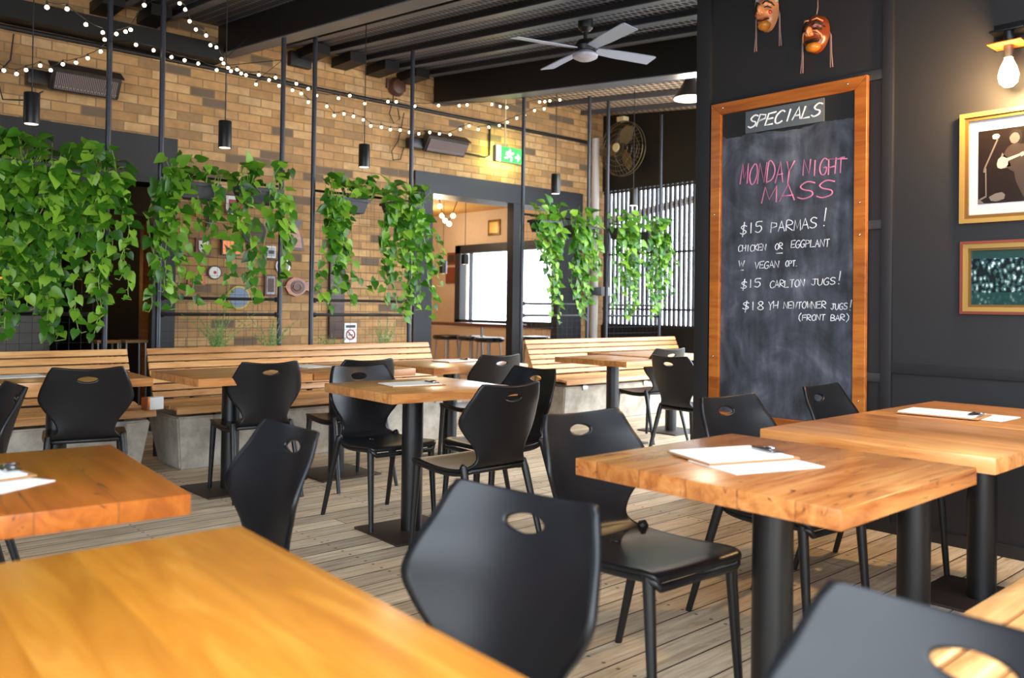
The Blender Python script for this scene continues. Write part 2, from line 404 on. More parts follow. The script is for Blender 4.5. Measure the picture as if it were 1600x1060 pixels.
# opening on the left: lintel, jamb, dark bar room behind
struct('door_1', MB().box((-2, BW-.03, 2.30), (3.0, BW+.36, 2.735)).box((2.79, BW-.03, 0), (3.0, BW+.06, 2.30)), 'trim_black')
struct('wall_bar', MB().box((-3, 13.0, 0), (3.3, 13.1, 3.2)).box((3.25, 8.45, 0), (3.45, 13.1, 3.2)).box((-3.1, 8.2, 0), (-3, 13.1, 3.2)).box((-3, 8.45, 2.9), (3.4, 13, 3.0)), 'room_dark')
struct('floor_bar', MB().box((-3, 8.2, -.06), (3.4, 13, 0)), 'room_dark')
# doorway on the right: frame, post and the tan room behind
g = MB().box((5.74, BW-.03, 2.52), (8.57, BW+.37, 2.765)).box((5.74, BW-.03, 0), (6.0, BW+.37, 2.52)).box((7.29, BW-.02, 0), (7.46, BW+.1, 2.52))
g.box((8.10, BW-.02, 0), (8.57, BW+.1, 2.52))
struct('door_2', g, 'trim_black')
RX = 9.2
g = MB().box((RX, 12.0, 0), (RX+.2, 13.2, 3.0)).box((RX, 8.45, 2.16), (RX+.2, 12.0, 3.0)).box((RX, 8.45, 0), (RX+.2, 12.0, .93))
g.box((RX, 11.6, .93), (RX+.2, 12.0, 2.16))
struct('wall_lounge', g, 'wall_tan')
struct('wall_lounge_back', MB().box((3.5, 13.2, 0), (RX+.2, 13.3, 3.0)).box((3.45, 8.45, 0), (3.55, 13.2, 3.0)), 'wall_tan')
struct('ceiling_lounge', MB().box((3.5, 8.45, 2.80), (RX+.2, 13.3, 2.9)), 'ceil_amber')
struct('floor_lounge', MB().box((3.45, 8.2, -.06), (RX+.2, 13.3, 0)), 'floor')
g = MB()
for lo, hi in (((RX-.04, 8.5, 2.10), (RX+.1, 11.66, 2.24)), ((RX-.04, 8.5, .86), (RX+.1, 11.66, .96)), ((RX-.04, 11.52, .86), (RX+.1, 11.66, 2.24)), ((RX-.01, 11.28, .96), (RX+.06, 11.31, 2.12)), ((RX-.04, 8.5, .9), (RX+.1, 8.62, 2.2))): g.box(lo, hi)
w = struct('window_1', g, 'trim_black')
struct('pane', MB().box((RX+.03, 8.6, .95), (RX+.036, 11.54, 2.12)), 'glass', w)

# ================================================================== CHAIRS
ST = [(.236, .424, .190, 0), (.232, .441, .203, 0), (.19, .447, .212, 0), (.10, .440, .215, 0), (0, .434, .213, 0), (-.09, .436, .202, 0), (-.15, .446, .182, 0), (-.19, .466, .156, .004),
      (-.208, .50, .140, .012), (-.222, .55, .158, .03), (-.236, .61, .204, .058), (-.250, .665, .232, .078), (-.266, .72, .224, .070), (-.282, .775, .204, .050), (-.296, .82, .186, .042), (-.304, .848, .172, .036)]
def station(v):
    v = max(0, min(len(ST)-1, v)); i = min(int(v), len(ST)-2); t = v-i
    p = [ST[max(0, min(len(ST)-1, i+k))] for k in (-1, 0, 1, 2)]
    return [.5*((2*p[1][k])+(-p[0][k]+p[2][k])*t+(2*p[0][k]-5*p[1][k]+4*p[2][k]-p[3][k])*t*t+(-p[0][k]+3*p[1][k]-3*p[2][k]+p[3][k])*t**3) for k in range(4)]
def shell_pt(u, v):
    y, z, h, w = station(v)
    y += w*u*u
    if v < 6.5: z += -.010*(1-u*u)*max(0, min(1, (v-.5)/2))
    if v > 12: z -= .016*(1-u*u)*((v-12)/3)**2
    x = u*h
    if v > 14.3 and abs(u) > .8: z -= .004*((abs(u)-.8)/.2)**2
    return Vector((x, y, z))
def chair_shell(parent):
    nu, dv = 24, .25; nv = int((len(ST)-1)/dv)
    us = [-1+2*i/nu for i in range(nu+1)]; vs = [j*dv for j in range(nv+1)]
    holes = [(7, 17, 49, 56, 0, 13.15, .25, .40), (10, 14, 19, 23, 0, 5.25, .085, .22)]
    b = bmesh.new(); pl = b.faces.layers.int.new('part'); V = {}
    def gv(i, j):
        if (i, j) not in V: V[i, j] = b.verts.new(shell_pt(us[i], vs[j]))
        return V[i, j]
    def face(q, v):
        f = b.faces.new(q); f[pl] = 1 if v > 7.5 else 0
    for i in range(nu):
        for j in range(nv):
            if any(h[0] <= i < h[1] and h[2] <= j < h[3] for h in holes): continue
            face((gv(i, j), gv(i+1, j), gv(i+1, j+1), gv(i, j+1)), vs[j]+.095)
    for i0, i1, j0, j1, uc, vc, a, c in holes:
        ring = [(i, j0) for i in range(i0, i1)]+[(i1, j) for j in range(j0, j1)]+[(i, j1) for i in range(i1, i0, -1)]+[(i0, j) for j in range(j1, j0, -1)]
        prev = [gv(*k) for k in ring]
        hu = us[i1]-uc; hv = vs[j1]-vc
        tgt = []
        for k in ring:
            t = math.atan2((vs[k[1]]-vc)/hv, (us[k[0]]-uc)/hu); tgt.append((uc+a*math.cos(t), vc+c*math.sin(t)*(1-.15*abs(math.cos(t)))))
        for s in (.5, .85, 1):
            cur = [b.verts.new(shell_pt(lerp(us[k[0]], t[0], s), lerp(vs[k[1]], t[1], s))) for k, t in zip(ring, tgt)]
            for q in range(len(ring)):
                r = (q+1) % len(ring); face((prev[q], prev[r], cur[r], cur[q]), vc)
            prev = cur
    bmesh.ops.recalc_face_normals(b, faces=b.faces)
    b.normal_update()
    t = .0065; vs0 = list(b.verts); fs0 = list(b.faces); be = [e for e in b.edges if len(e.link_faces) == 1]
    nrm = {v: v.normal.copy() for v in vs0}
    new = {v: b.verts.new(v.co-nrm[v]*t) for v in vs0}
    for f in fs0:
        q = b.faces.new([new[v] for v in reversed(f.verts)]); q[pl] = f[pl]
    for e in be:
        f = e.link_faces[0]; l = [l for l in f.loops if l.edge == e][0]; a, c = l.vert, l.link_loop_next.vert
        q = b.faces.new((c, a, new[a], new[c])); q[pl] = f[pl]
    for v in vs0: v.co += nrm[v]*t
    bmesh.ops.recalc_face_normals(b, faces=b.faces); b.normal_update()
    nl = b.verts.layers.float_vector.new('n0')
    for v in b.verts: v[nl] = v.normal
    for part, name in ((0, 'seat'), (1, 'backrest')):
        c = b.copy(); p2 = c.faces.layers.int['part']
        bmesh.ops.delete(c, geom=[f for f in c.faces if f[p2] != part], context='FACES')
        me = bpy.data.meshes.new(name); n2 = c.verts.layers.float_vector['n0']
        ns = [tuple(v[n2]) for v in c.verts]; c.to_mesh(me); c.free()
        me.polygons.foreach_set('use_smooth', [True]*len(me.polygons)); me.normals_split_custom_set_from_vertices(ns)
        me.materials.append(MT['plastic']); o = bpy.data.objects.new(name, me); C.objects.link(o); o.parent = parent
    b.free()
def make_chair():
    t = thing('dining_chair', '', 'chair', group='black plastic dining chairs')
    chair_shell(t)
    e = []
    for v in [x*.5 for x in range(0, 14)]:
        p = shell_pt(1, v); e.append(Vector((p.x-.016, p.y, p.z-.018)))
    pts = e+[Vector((-p.x, p.y, p.z)) for p in reversed(e)]
    fr = MB().loop(pts, .0125, 8); fr.build('seat_frame', 'plastic_leg', t, 180)
    for sx in (-1, 1):
        MB().tube([(sx*.188, .205, .440), (sx*.189, .208, .41), (sx*.198, .24, .0)], [.020, .019, .0125], 12).build('leg', 'plastic_leg', t)
        MB().tube([(sx*.178, -.140, .464), (sx*.182, -.150, .456), (sx*.186, -.165, .42), (sx*.210, -.288, 0)], [.009, .0185, .0185, .0125], 12).build('leg', 'plastic_leg', t)
    return t
CH = [(.85, 1.165, 98, 'large near black chair beside the golden table, back filling the centre foreground'),
      (.92, 2.29, 88, 'black chair in front of the left concrete planter, edge-on behind the golden table corner'),
      (2.118, 1.73, 177, 'black chair tucked under the near square table with papers, seat fully visible'),
      (.80, .38, 90, 'out-of-focus black chair cropped by the bottom right corner'),
      (2.99, 1.735, 176, 'black chair under the blackboard corner, behind the near tan table'),
      (3.84, 1.765, 182, 'black chair right in front of the blackboard, behind the joined tan tables'),
      (2.65, 4.01, 177, 'black chair facing us across the middle square table, half hidden by its top'),
      (3.03, 4.99, -4, 'black chair at the bench directly behind the chair facing the middle table'),
      (2.40, 5.09, -6, 'black chair seen from behind at the long bench, left of the middle table'),
      (1.43, 5.16, -14, 'black chair seen from behind at the left bench, above the orange table'),
      (.58, 4.07, 90, 'black chair cut by the left edge of the picture'),
      (2.64, 3.19, -1, 'black chair seen from behind, pushed in at the near side of the middle table'),
      (3.16, 3.60, 90, 'black chair at the right end of the middle table, behind the back-turned one'),
      (4.16, 4.98, -4, 'black chair seen from behind at the table before the doorway'),
      (5.43, 3.93, -94, 'black chair beside the black partition, nearer of the two overlapping chairs'),
      (6.17, 4.95, -8, 'black chair mostly hidden behind another chair, at the pale right bench')]
chair = make_chair()
for i, (x, y, a, lab) in enumerate(CH):
    if i == 0: chair.location = (x, y, 0); chair.rotation_euler.z = R(a); chair['label'] = lab
    else: copy_thing(chair, (x, y, 0), R(a), lab)

# ================================================================== TABLES
def table(cx, cy, w, d, ztop, mat, label, rot=0, grain='X', pole=None, plate=.23, th=.048):
    t = thing('dining_table', label, 'table', (cx, cy, 0), R(rot), 'timber topped pub tables')
    if grain == 'X': m = MB().box((-w/2, -d/2, -th/2), (w/2, d/2, th/2), bevel=.004)
    else: m = MB().box((-d/2, -w/2, -th/2), (d/2, w/2, th/2), bevel=.004)
    o = m.build('tabletop', mat, t); o.location = (0, 0, ztop-th/2)
    if grain == 'Y': o.rotation_euler.z = R(90)
    px, py = pole or (0, 0)
    MB().tube([(px, py, .012), (px, py, ztop-th-.008)], .056, 24).build('pole', 'metal_black', t)
    MB().box((px-plate, py-plate, 0), (px+plate, py+plate, .012), bevel=.003).build('base_plate', 'plate', t)
    MB().box((px-.16, py-.16, ztop-th-.009), (px+.16, py+.16, ztop-th), bevel=.002).build('top_plate', 'metal_black', t)
    return t
table(.29, .97, .80, 1.24, .77, 'w_gold', 'golden table filling the bottom left corner, nothing on it', -2.5, 'Y')
table(.385, 2.33, .80, .80, .77, 'w_rich', 'orange table with dark gum marks at the left edge, papers on it', -5, 'Y')
table(2.70, 3.72, .78, .70, .77, 'w_tan', 'middle square table with one clipboard, on a single black pole', -3, 'X', (-.06, -.02), .22)
table(2.15, 1.28, .78, .79, .77, 'w_near', 'nearest square tan table at right, clipboard lying on white sheet', 0, 'X', (0, 0), .22)
table(3.105, 1.29, .755, .78, .77, 'w_tan', 'tan table behind the near one, left half of the joined pair', 0, 'Y', (0, 0), .22)
table(3.875, 1.29, .775, .78, .77, 'w_tan', 'tan table against the black wall, right half of the joined pair', 0, 'Y', (-.03, .03), .22)
table(2.33, 5.28, .74, .78, .75, 'w_tan', 'tan table at the long bench, behind the chair seen from behind', 0, 'X')
table(3.12, 5.30, .80, .78, .75, 'w_tan', 'tan table at the long bench, behind the middle table', 0, 'X')
table(1.36, 5.48, .90, .66, .75, 'w_tan', 'tan table before the left bench, papers on its left end', -4, 'X')
table(4.10, 5.26, .92, .80, .75, 'w_tan', 'tan table in front of the doorway, white paper on it', 0, 'X')
table(5.72, 5.00, .62, .84, .75, 'w_tan', 'tan table at the pale right bench, left corner free', 0, 'X')
table(6.62, 5.32, .92, .80, .75, 'w_tan', 'tan table at the right bench, nearly hidden by the black partition', 0, 'X', (.1, -.2))

# ---------------- papers, clipboards
def sheet(name, label, cx, cy, z, w, d, rot, group, mat='paper', cat='paper'):
    o = MB().box((-w/2, -d/2, 0), (w/2, d/2, .0025)).build(name, mat); o.location = (cx, cy, z); o.rotation_euler.z = R(rot)
    return tag(o, label, cat, group)
def clipboard(cx, cy, z, rot, label, tan=True, w=.21, l=.31, tilt=0):
    t = thing('menu_clipboard', label, 'clipboard', (cx, cy, z), R(rot), 'menu clipboards'); t.rotation_euler.x = R(tilt)
    MB().box((-l/2, -w/2, 0), (l/2, w/2, .005), bevel=.001).build('board', 'clip_board', t)
    MB().box((-l/2+.005, -w/2+.006, .005), (l/2-.02, w/2-.006, .009)).build('menu_sheets', 'paper', t)
    c = MB().box((l/2-.05, -.05, .009), (l/2-.012, .05, .013), bevel=.001); c.tube([(l/2-.05, -.045, .014), (l/2-.05, .045, .014)], .004, 8)
    c.loop([(l/2-.02+.016*math.cos(k*PI/5), .016*math.sin(k*PI/5), .018) for k in range(10)], .0022, 5)
    c.build('clip', 'chrome', t)
sheet('paper_sheet', 'white sheet under the clipboard on the near square table', 2.09, 1.30, .770, .30, .21, -18, 'loose papers')
clipboard(2.13, 1.40, .774, -20, 'clipboard with white menu on the near square table', tilt=0)
sheet('paper_sheet', 'white sheet on the table against the black wall', 3.78, 1.34, .770, .21, .30, 0, 'loose papers')
clipboard(3.70, 1.42, .774, -85, 'clipboard with white menu on the table by the black wall')
clipboard(2.66, 3.75, .770, -10, 'clipboard with white menu on the middle square table')
sheet('paper_sheet', 'white sheet nearest us on the orange table', .37, 2.24, .770, .21, .30, -60, 'loose papers')
clipboard(.36, 2.37, .774, 8, 'clipboard with white menu on the orange table at left')
sheet('paper_sheet', 'white sheet on the table before the left bench', 1.17, 5.62, .751, .30, .21, 5, 'loose papers')
clipboard(4.22, 5.36, .751, 5, 'clipboard with white menu on the table before the doorway')
sheet('paper_sheet', 'white sheet on the long bench table behind the chair', 2.98, 5.46, .751, .21, .25, 10, 'loose papers')

# ================================================================== BENCHES ON CONCRETE PLANTERS
def planter_bench(x0, x1, label):
    t = thing('planter_bench', label, 'bench', (x0, 6.0, 0), 0, 'slatted benches on concrete planters'); L = x1-x0
    m = MB(); vs = []
    for z, a, bk, s in ((0, .07, .50, .05), (.385, .0, .62, 0)):
        vs.append([m.b.verts.new(p) for p in ((s+.02, a, z), (L-s-.02, a, z), (L-s-.02, bk, z), (s+.02, bk, z))])
    m.b.faces.new(vs[0][::-1]); m.b.faces.new(vs[1])
    for k in range(4): m.b.faces.new((vs[0][k], vs[0][(k+1) % 4], vs[1][(k+1) % 4], vs[1][k]))
    bmesh.ops.bevel(m.b, geom=list(m.b.edges), offset=.012, segments=2, affect='EDGES')
    m.build('concrete_planter', 'concrete', t)
    for k in range(3):
        x = L*(.12+.38*k)
        MB().box((x-.035, -.012, .345), (x+.035, .006, .39), bevel=.003).build('bracket', 'steel', t)
        f = MB(); f.box((x-.02, 0, .388), (x+.02, .50, .418)); f.tube([(x, .47, .41), (x, .64, .83)], .018, 6); f.build('frame', 'metal_black', t)
    prof = [(-.052, .41, 0, .055, .028)]
    def slat(yc, zc, ang, wd, th=.024):
        r = Matrix.Rotation(ang, 3, 'X')
        o = MB().box((0, -wd/2, -th/2), (L, wd/2, th/2), bevel=.004).build('slat', 'w_slat', t)
        o.location = (0, yc, zc); o.rotation_euler = (ang, 0, 0)
    slat(-.035, .432, R(72), .045)
    for k, (y, z, a, wd) in enumerate([(.035, .452, 6, .10), (.145, .447, -3, .10), (.255, .446, -2, .10), (.36, .455, 12, .09)]): slat(y, z, R(a), wd)
    for k in range(7):
        z = .505+.0525*k; y = .438+(z-.505)*.46
        slat(y, z, R(66), .0465)
    return t
b1 = planter_bench(.3, 2.10, 'slatted timber bench at far left, below the densest foliage')
b2 = planter_bench(2.24, 4.86, 'longest slatted timber bench on pale concrete, left of the doorway')
b3 = planter_bench(6.12, 8.70, 'pale sunlit slatted bench right of the doorway, before the slatted screen')
# slatted bench seat on the near side of the right-hand tables
t = thing('bench_seat', 'slatted timber bench seat in the bottom right corner', 'bench', (1.75, .32, 0))
for k in range(5):
    o = MB().box((0, -.045, -.015), (2.75, .045, .015), bevel=.004).build('slat', 'w_amber' if 0 else 'w_slat', t); o.location = (0, .05+.1*k, .44)
for x in (.25, 1.4, 2.5):
    MB().box((x-.03, .02, .0), (x+.03, .07, .425)).box((x-.03, .41, 0), (x+.03, .46, .425)).box((x-.03, .02, .395), (x+.03, .46, .425)).build('leg_frame', 'metal_black', t)
t = thing('napkin_box', 'small white and copper box standing in the gap between the left benches', 'box', (2.10, 5.98, .46), R(10))
MB().box((-.055, -.03, 0), (.045, .03, .085), bevel=.004).build('box_body', 'paper', t); MB().box((-.085, -.03, 0), (-.055, .03, .085), bevel=.003).build('end_panel', 'copper', t)

# ================================================================== TRELLIS PANELS
def trellis(x0, x1, label):
    y = 6.75; t = thing('trellis_frame', label, 'trellis', (x0, y, 0), 0, 'steel trellis frames behind the benches'); L = x1-x0
    for x in (0, L): MB().tube([(x, 0, 0.0), (x, 0, roofz(y, 3.79))], .021, 12).build('pole', 'pole', t)
    for z in (1.10, 1.23):
        m = MB().tube([(.02, 0, z), (L-.02, 0, z)], .013, 8)
        for x in (.03, L-.03): m.tube([(x-.012, 0, z), (x+.012, 0, z)], .022, 8)
        m.build('rail', 'metal_black', t)
    MB().tube([(0, 0, 2.20), (L, 0, 2.20)], .012, 8).build('top_rail', 'metal_black', t)
    m = MB(); k = int(L/.075)
    for i in range(1, k): m.tube([(L*i/k, .01, .72), (L*i/k, .01, 2.19)], .0013, 4, False)
    for i in range(20): m.tube([(.02, .012, .74+.075*i), (L-.02, .012, .74+.075*i)], .0013, 4, False)
    m.build('wire_mesh', 'pole', t); return t
trellis(.95, 1.99, 'dark steel trellis behind the far left bench, hidden by leaves')
trellis(2.38, 3.40, 'dark steel trellis at the left half of the long bench')
trellis(3.70, 4.75, 'dark steel trellis beside the left jamb of the doorway')
trellis(6.22, 7.26, 'dark steel trellis in front of the white lounge window')
trellis(7.59, 8.60, 'dark steel trellis in front of the slatted screen')

# ================================================================== HANGING PLANTERS WITH TRAILING VINES
def leaf(bm, p, d, nrm, size, rng):
    d = d.normalized(); s = d.cross(nrm)
    if s.length < 1e-4: s = d.orthogonal()
    s.normalize(); n = s.cross(d).normalized()
    bend = rng.uniform(.05, .22); fold = rng.uniform(.05, .16)
    def P(x, y, z): return bm.verts.new(p+(d*x+s*y+n*(z-bend*x*x))*size)
    m = [P(0, 0, 0), P(.34, 0, 0), P(.7, 0, 0)]; tip = P(1.05, 0, 0)
    for sg in (-1, 1):
        a = P(-.13, .25*sg, fold*.6); b = P(.12, .44*sg, fold); c = P(.42, .40*sg, fold*.9); e = P(.76, .19*sg, fold*.4)
        fs = [(m[0], a, b), (m[0], b, c, m[1]), (m[1], c, e, m[2]), (m[2], e, tip)]
        for f in fs: bm.faces.new(f if sg > 0 else f[::-1])
def planter(cx, cz, w, strands, label, seed, tuft=26, lsize=.100, cy=6.64, spread=.0, dens=1.0):
    rng = random.Random(seed)
    t = thing('hanging_planter', label, 'plant', (cx, cy, cz), 0, 'pothos planters hung on the trellises')
    m = MB(); h = .125; vs = []
    for z, e in ((-h, .04), (0, 0)):
        vs.append([m.b.verts.new(q) for q in ((-w/2+e, -.075+e*.6, z), (w/2-e, -.075+e*.6, z), (w/2-e, .075-e*.4, z), (-w/2+e, .075-e*.4, z))])
    m.b.faces.new(vs[0][::-1]); m.b.faces.new(vs[1])
    for k in range(4): m.b.faces.new((vs[0][k], vs[0][(k+1) % 4], vs[1][(k+1) % 4], vs[1][k]))
    bmesh.ops.bevel(m.b, geom=list(m.b.edges), offset=.006, segments=1, affect='EDGES')
    m.box((-w/2-.008, -.083, -.022), (w/2+.008, .083, .004), bevel=.003)
    m.build('pot', 'pot', t)
    MB().box((-w/2+.01, -.065, .004), (w/2-.01, .065, .01)).build('soil', 'soil', t)
    L = bmesh.new(); V = MB()
    def put(p, out, size, along=None):
        d = Vector((out.x*.6+rng.uniform(-.5, .5), out.y*.5+rng.uniform(-.45, .1), -.75+rng.uniform(-.35, .75)))
        if along: d += along
        nr = Vector((rng.uniform(-.5, .5), -1, rng.uniform(.1, .9)))
        leaf(L, p, d, nr, size, rng)
    # upright tuft over the rim
    for k in range(tuft):
        a = Vector((rng.uniform(-w/2-.03, w/2+.03), rng.uniform(-.07, .05), .0))
        e = a+Vector((rng.uniform(-.07, .07), rng.uniform(-.10, .05), rng.uniform(.02, .20)))
        V.tube([a, (a+e)/2+Vector((0, 0, .03)), e], .0028, 4, False)
        d = Vector((rng.uniform(-1, 1), rng.uniform(-.9, .3), rng.uniform(-.6, .5)))
        leaf(L, e, d, Vector((rng.uniform(-.4, .4), -.8, rng.uniform(.3, 1))), lsize*rng.uniform(.75, 1.25), rng)
    # trailing strands: (start x, length, sideways drift)
    for x, ln, dr in strands:
        p = Vector((x, rng.uniform(-.09, -.05), .02)); pts = [Vector((x*.9, -.02, .0)), p.copy()]
        n = max(3, int(ln/.045)); vx = 0; vy = 0
        for i in range(n):
            q = (i+1)/n
            vx = vx*.75+rng.uniform(-.014, .014)
            p = Vector((p.x+vx+dr/n, max(-.24, min(.04, p.y+rng.uniform(-.016, .015))), p.z-ln/n))
            pts.append(p.copy())
            for _ in range(1 if rng.random() > dens-.0 and dens < 1 else (2 if rng.random() < .14*dens else 1)):
                o = Vector((rng.uniform(-1, 1), rng.uniform(-1, .2), 0)); s = lsize*rng.uniform(.6, 1.25)*(1.05-.35*q)
                st = p+Vector((o.x*.03, o.y*.02, rng.uniform(-.01, .03)))
                V.tube([p, st], .0018, 3, False); put(st, o, s)
        # curled growing tip
        pts += [p+Vector((.02*rng.choice((-1, 1)), -.01, -.03)), p+Vector((.05*rng.choice((-1, 1)), -.01, -.02))]
        V.tube(pts, .0032, 4, False)
    me = bpy.data.meshes.new('foliage'); L.to_mesh(me); L.free(); me.materials.append(MT['leaf'])
    me.polygons.foreach_set('use_smooth', [True]*len(me.polygons))
    o = bpy.data.objects.new('foliage', me); C.objects.link(o); o.parent = t
    V.build('vines', 'vine', t)
def fan_strands(w, n, lo, hi, rng, drift=.06):
    return [(lerp(-w/2, w/2, (i+.5)/n)+rng.uniform(-.02, .02), rng.uniform(lo, hi), rng.uniform(-drift, drift)) for i in range(n)]
rg = random.Random(5)
planter(1.36, 2.15, .40, fan_strands(.46, 15, .8, 1.25, rg), 'planter of dense green vines cut by the left edge', 11, 44)
planter(1.80, 2.13, .38, fan_strands(.50, 15, .75, 1.22, rg), 'planter of dense green vines above the left bench end', 12, 44)
planter(2.60, 2.13, .36, [(-.27, .98, -.05), (-.22, .85, -.04), (-.19, 1.0, .02), (-.15, .70, .0), (-.24, .6, -.06), (.02, .35, .0), (.13, .95, .08), (.16, .30, .0), (-.1, .5, .05), (-.2, .92, .02)], 'planter above the wall plaques with leaves thick on its left', 13, 34)
planter(3.13, 2.14, .38, [(-.18, .35, 0), (-.10, 1.0, -.06), (.0, .75, -.02), (.06, .95, .05), (.12, .5, .02), (.18, .8, .08), (.22, .4, .1), (-.14, .55, -.04)], 'planter with vines trailing over the round plaques', 14, 34)
planter(3.98, 2.14, .38, [(-.22, .62, -.04), (-.17, .9, 0), (-.12, .75, .02), (-.2, .98, .05), (-.08, .45, 0), (-.02, .25, 0), (-.15, .85, .05), (-.1, .95, .1), (-.22, .5, -.06)], 'planter beside the dark timber board on the brick', 15, 38)
planter(4.56, 2.14, .36, [(-.15, .55, -.05), (-.1, .9, -.1), (-.02, 1.0, -.05), (.05, .95, 0), (.1, 1.05, .02), (.15, .98, .05), (.18, .75, .08), (.2, .55, .06), (-.05, .8, 0), (.08, .7, 0), (.0, 1.1, 0), (-.15, .85, -.15)], 'planter next to the black left door jamb', 16, 40)
planter(6.45, 2.13, .36, [(-.16, .4, 0), (-.1, .3, 0), (.02, .72, .03), (.08, .9, .03), (.14, 1.0, .03), (.18, .85, .05), (.1, 1.1, .08), (.0, .5, 0), (-.15, .62, 0), (-.05, .75, 0)], 'planter in front of the white window, left of its pair', 17, 32, .095)
planter(7.03, 2.11, .38, [(-.18, .95, -.02), (-.12, 1.05, 0), (-.05, .9, 0), (.02, .75, 0), (.10, .6, .02), (.16, .5, .03), (-.1, .8, .03), (.2, .42, .06), (-.16, .7, 0), (.05, .85, 0)], 'planter in front of the white window, beside the downpipe', 18, 30, .095)
planter(7.74, 2.13, .34, [(-.15, .5, 0), (-.1, .95, 0), (0, 1.0, 0), (.06, .8, 0), (.12, .95, .03), (.15, .7, .06), (-.14, .8, 0), (.03, .6, .05), (-.05, 1.05, 0)], 'planter against the slatted screen, left of its pair', 19, 28, .098)
planter(8.30, 2.12, .34, [(-.15, .8, 0), (-.08, .95, 0), (0, .85, 0), (.08, .7, 0), (.15, .9, .03), (.2, .75, .05), (.24, .55, .05), (-.1, 1.05, 0), (.05, 1.0, 0), (.22, .4, .1), (.18, .65, .1)], 'planter against the slatted screen, right of its pair', 20, 30, .098)
def fern(x, y, z, label, seed, n=16, h=.42):
    rng = random.Random(seed); L = bmesh.new()
    for k in range(n):
        a = rng.uniform(0, 2*PI); le = h*rng.uniform(.6, 1); lean = rng.uniform(.15, .75)
        pts = [Vector((math.cos(a)*lean*le*q**1.5, math.sin(a)*lean*le*.4*q**1.5, le*(q-.35*lean*q*q))) for q in [i/9 for i in range(10)]]
        for i in range(1, 10):
            d = (pts[i]-pts[i-1]).normalized(); s = d.cross(Vector((.1, 1, .2))).normalized(); w = .035*(1-i/11)
            for sg in (-1, 1):
                tip = pts[i]+s*sg*w+d*.02
                q = d*.006
                L.faces.new([L.verts.new(c) for c in (pts[i]-q, pts[i]+q, tip)])
            L.faces.new([L.verts.new(c) for c in (pts[i-1]-s*.0018, pts[i-1]+s*.0018, pts[i]+s*.0015, pts[i]-s*.0015)])
    me = bpy.data.meshes.new('asparagus_fern'); L.to_mesh(me); L.free(); me.materials.append(MT['fern'])
    o = bpy.data.objects.new('asparagus_fern', me); C.objects.link(o); o.location = (x, y, z); tag(o, label, 'fern', 'ferns growing behind the bench backs')
for a in ((2.85, 6.72, .72, 'feathery fern behind the long bench, below the round plaques', 31, 24, .5), (3.30, 6.72, .70, 'feathery fern with long leaning fronds left of the trellis gap', 32, 18, .5),
          (3.90, 6.72, .68, 'feathery fern at the foot of the dark timber board', 33, 14, .36), (4.45, 6.72, .68, 'feathery fern by the no smoking sign', 34, 18, .45)): fern(*a)

# ================================================================== PENDANTS, STRING LIGHTS, FANS, HEATERS
def pendant(x, y, z0, z1, ztop, label, r=.049):
    t = thing('pendant_lamp', label, 'lamp', (x, y, z0), 0, 'black cylinder pendant lamps'); h = z1-z0
    MB().lathe([(r*.86, .012), (r, 0), (r, h*.98), (r*.95, h), (.006, h)], seg=28).build('shade', 'metal_black', t)
    MB().lathe([(r*.84, .002), (r*.84, .010)], seg=24).build('light_disc', 'lampglow', t)
    MB().tube([(0, 0, h), (0, 0, ztop-z0)], .004, 6).build('cord', 'wire', t)
for x, z0, z1, lab in ((1.39, 2.37, 2.58, 'black cylinder pendant at the far left, largest in view'), (2.72, 2.39, 2.60, 'black cylinder pendant in front of the left brick, second from left'),
        (3.97, 2.39, 2.59, 'black cylinder pendant left of the wall heater beside the doorway'), (6.32, 2.39, 2.60, 'black cylinder pendant over the right end of the door lintel'), (7.59, 2.38, 2.57, 'black cylinder pendant in front of the slatted screen')):
    pendant(x, 6.35, z0, z1, roofz(6.35, 3.9), lab)
pendant(8.0, 10.48, 1.69, 1.89, 2.8, 'black cylinder pendant inside the lounge, by the small pictures', .06)
pendant(7.0, 8.7, 1.74, 1.87, 2.8, 'black cylinder pendant inside the lounge, in front of the white window', .05)
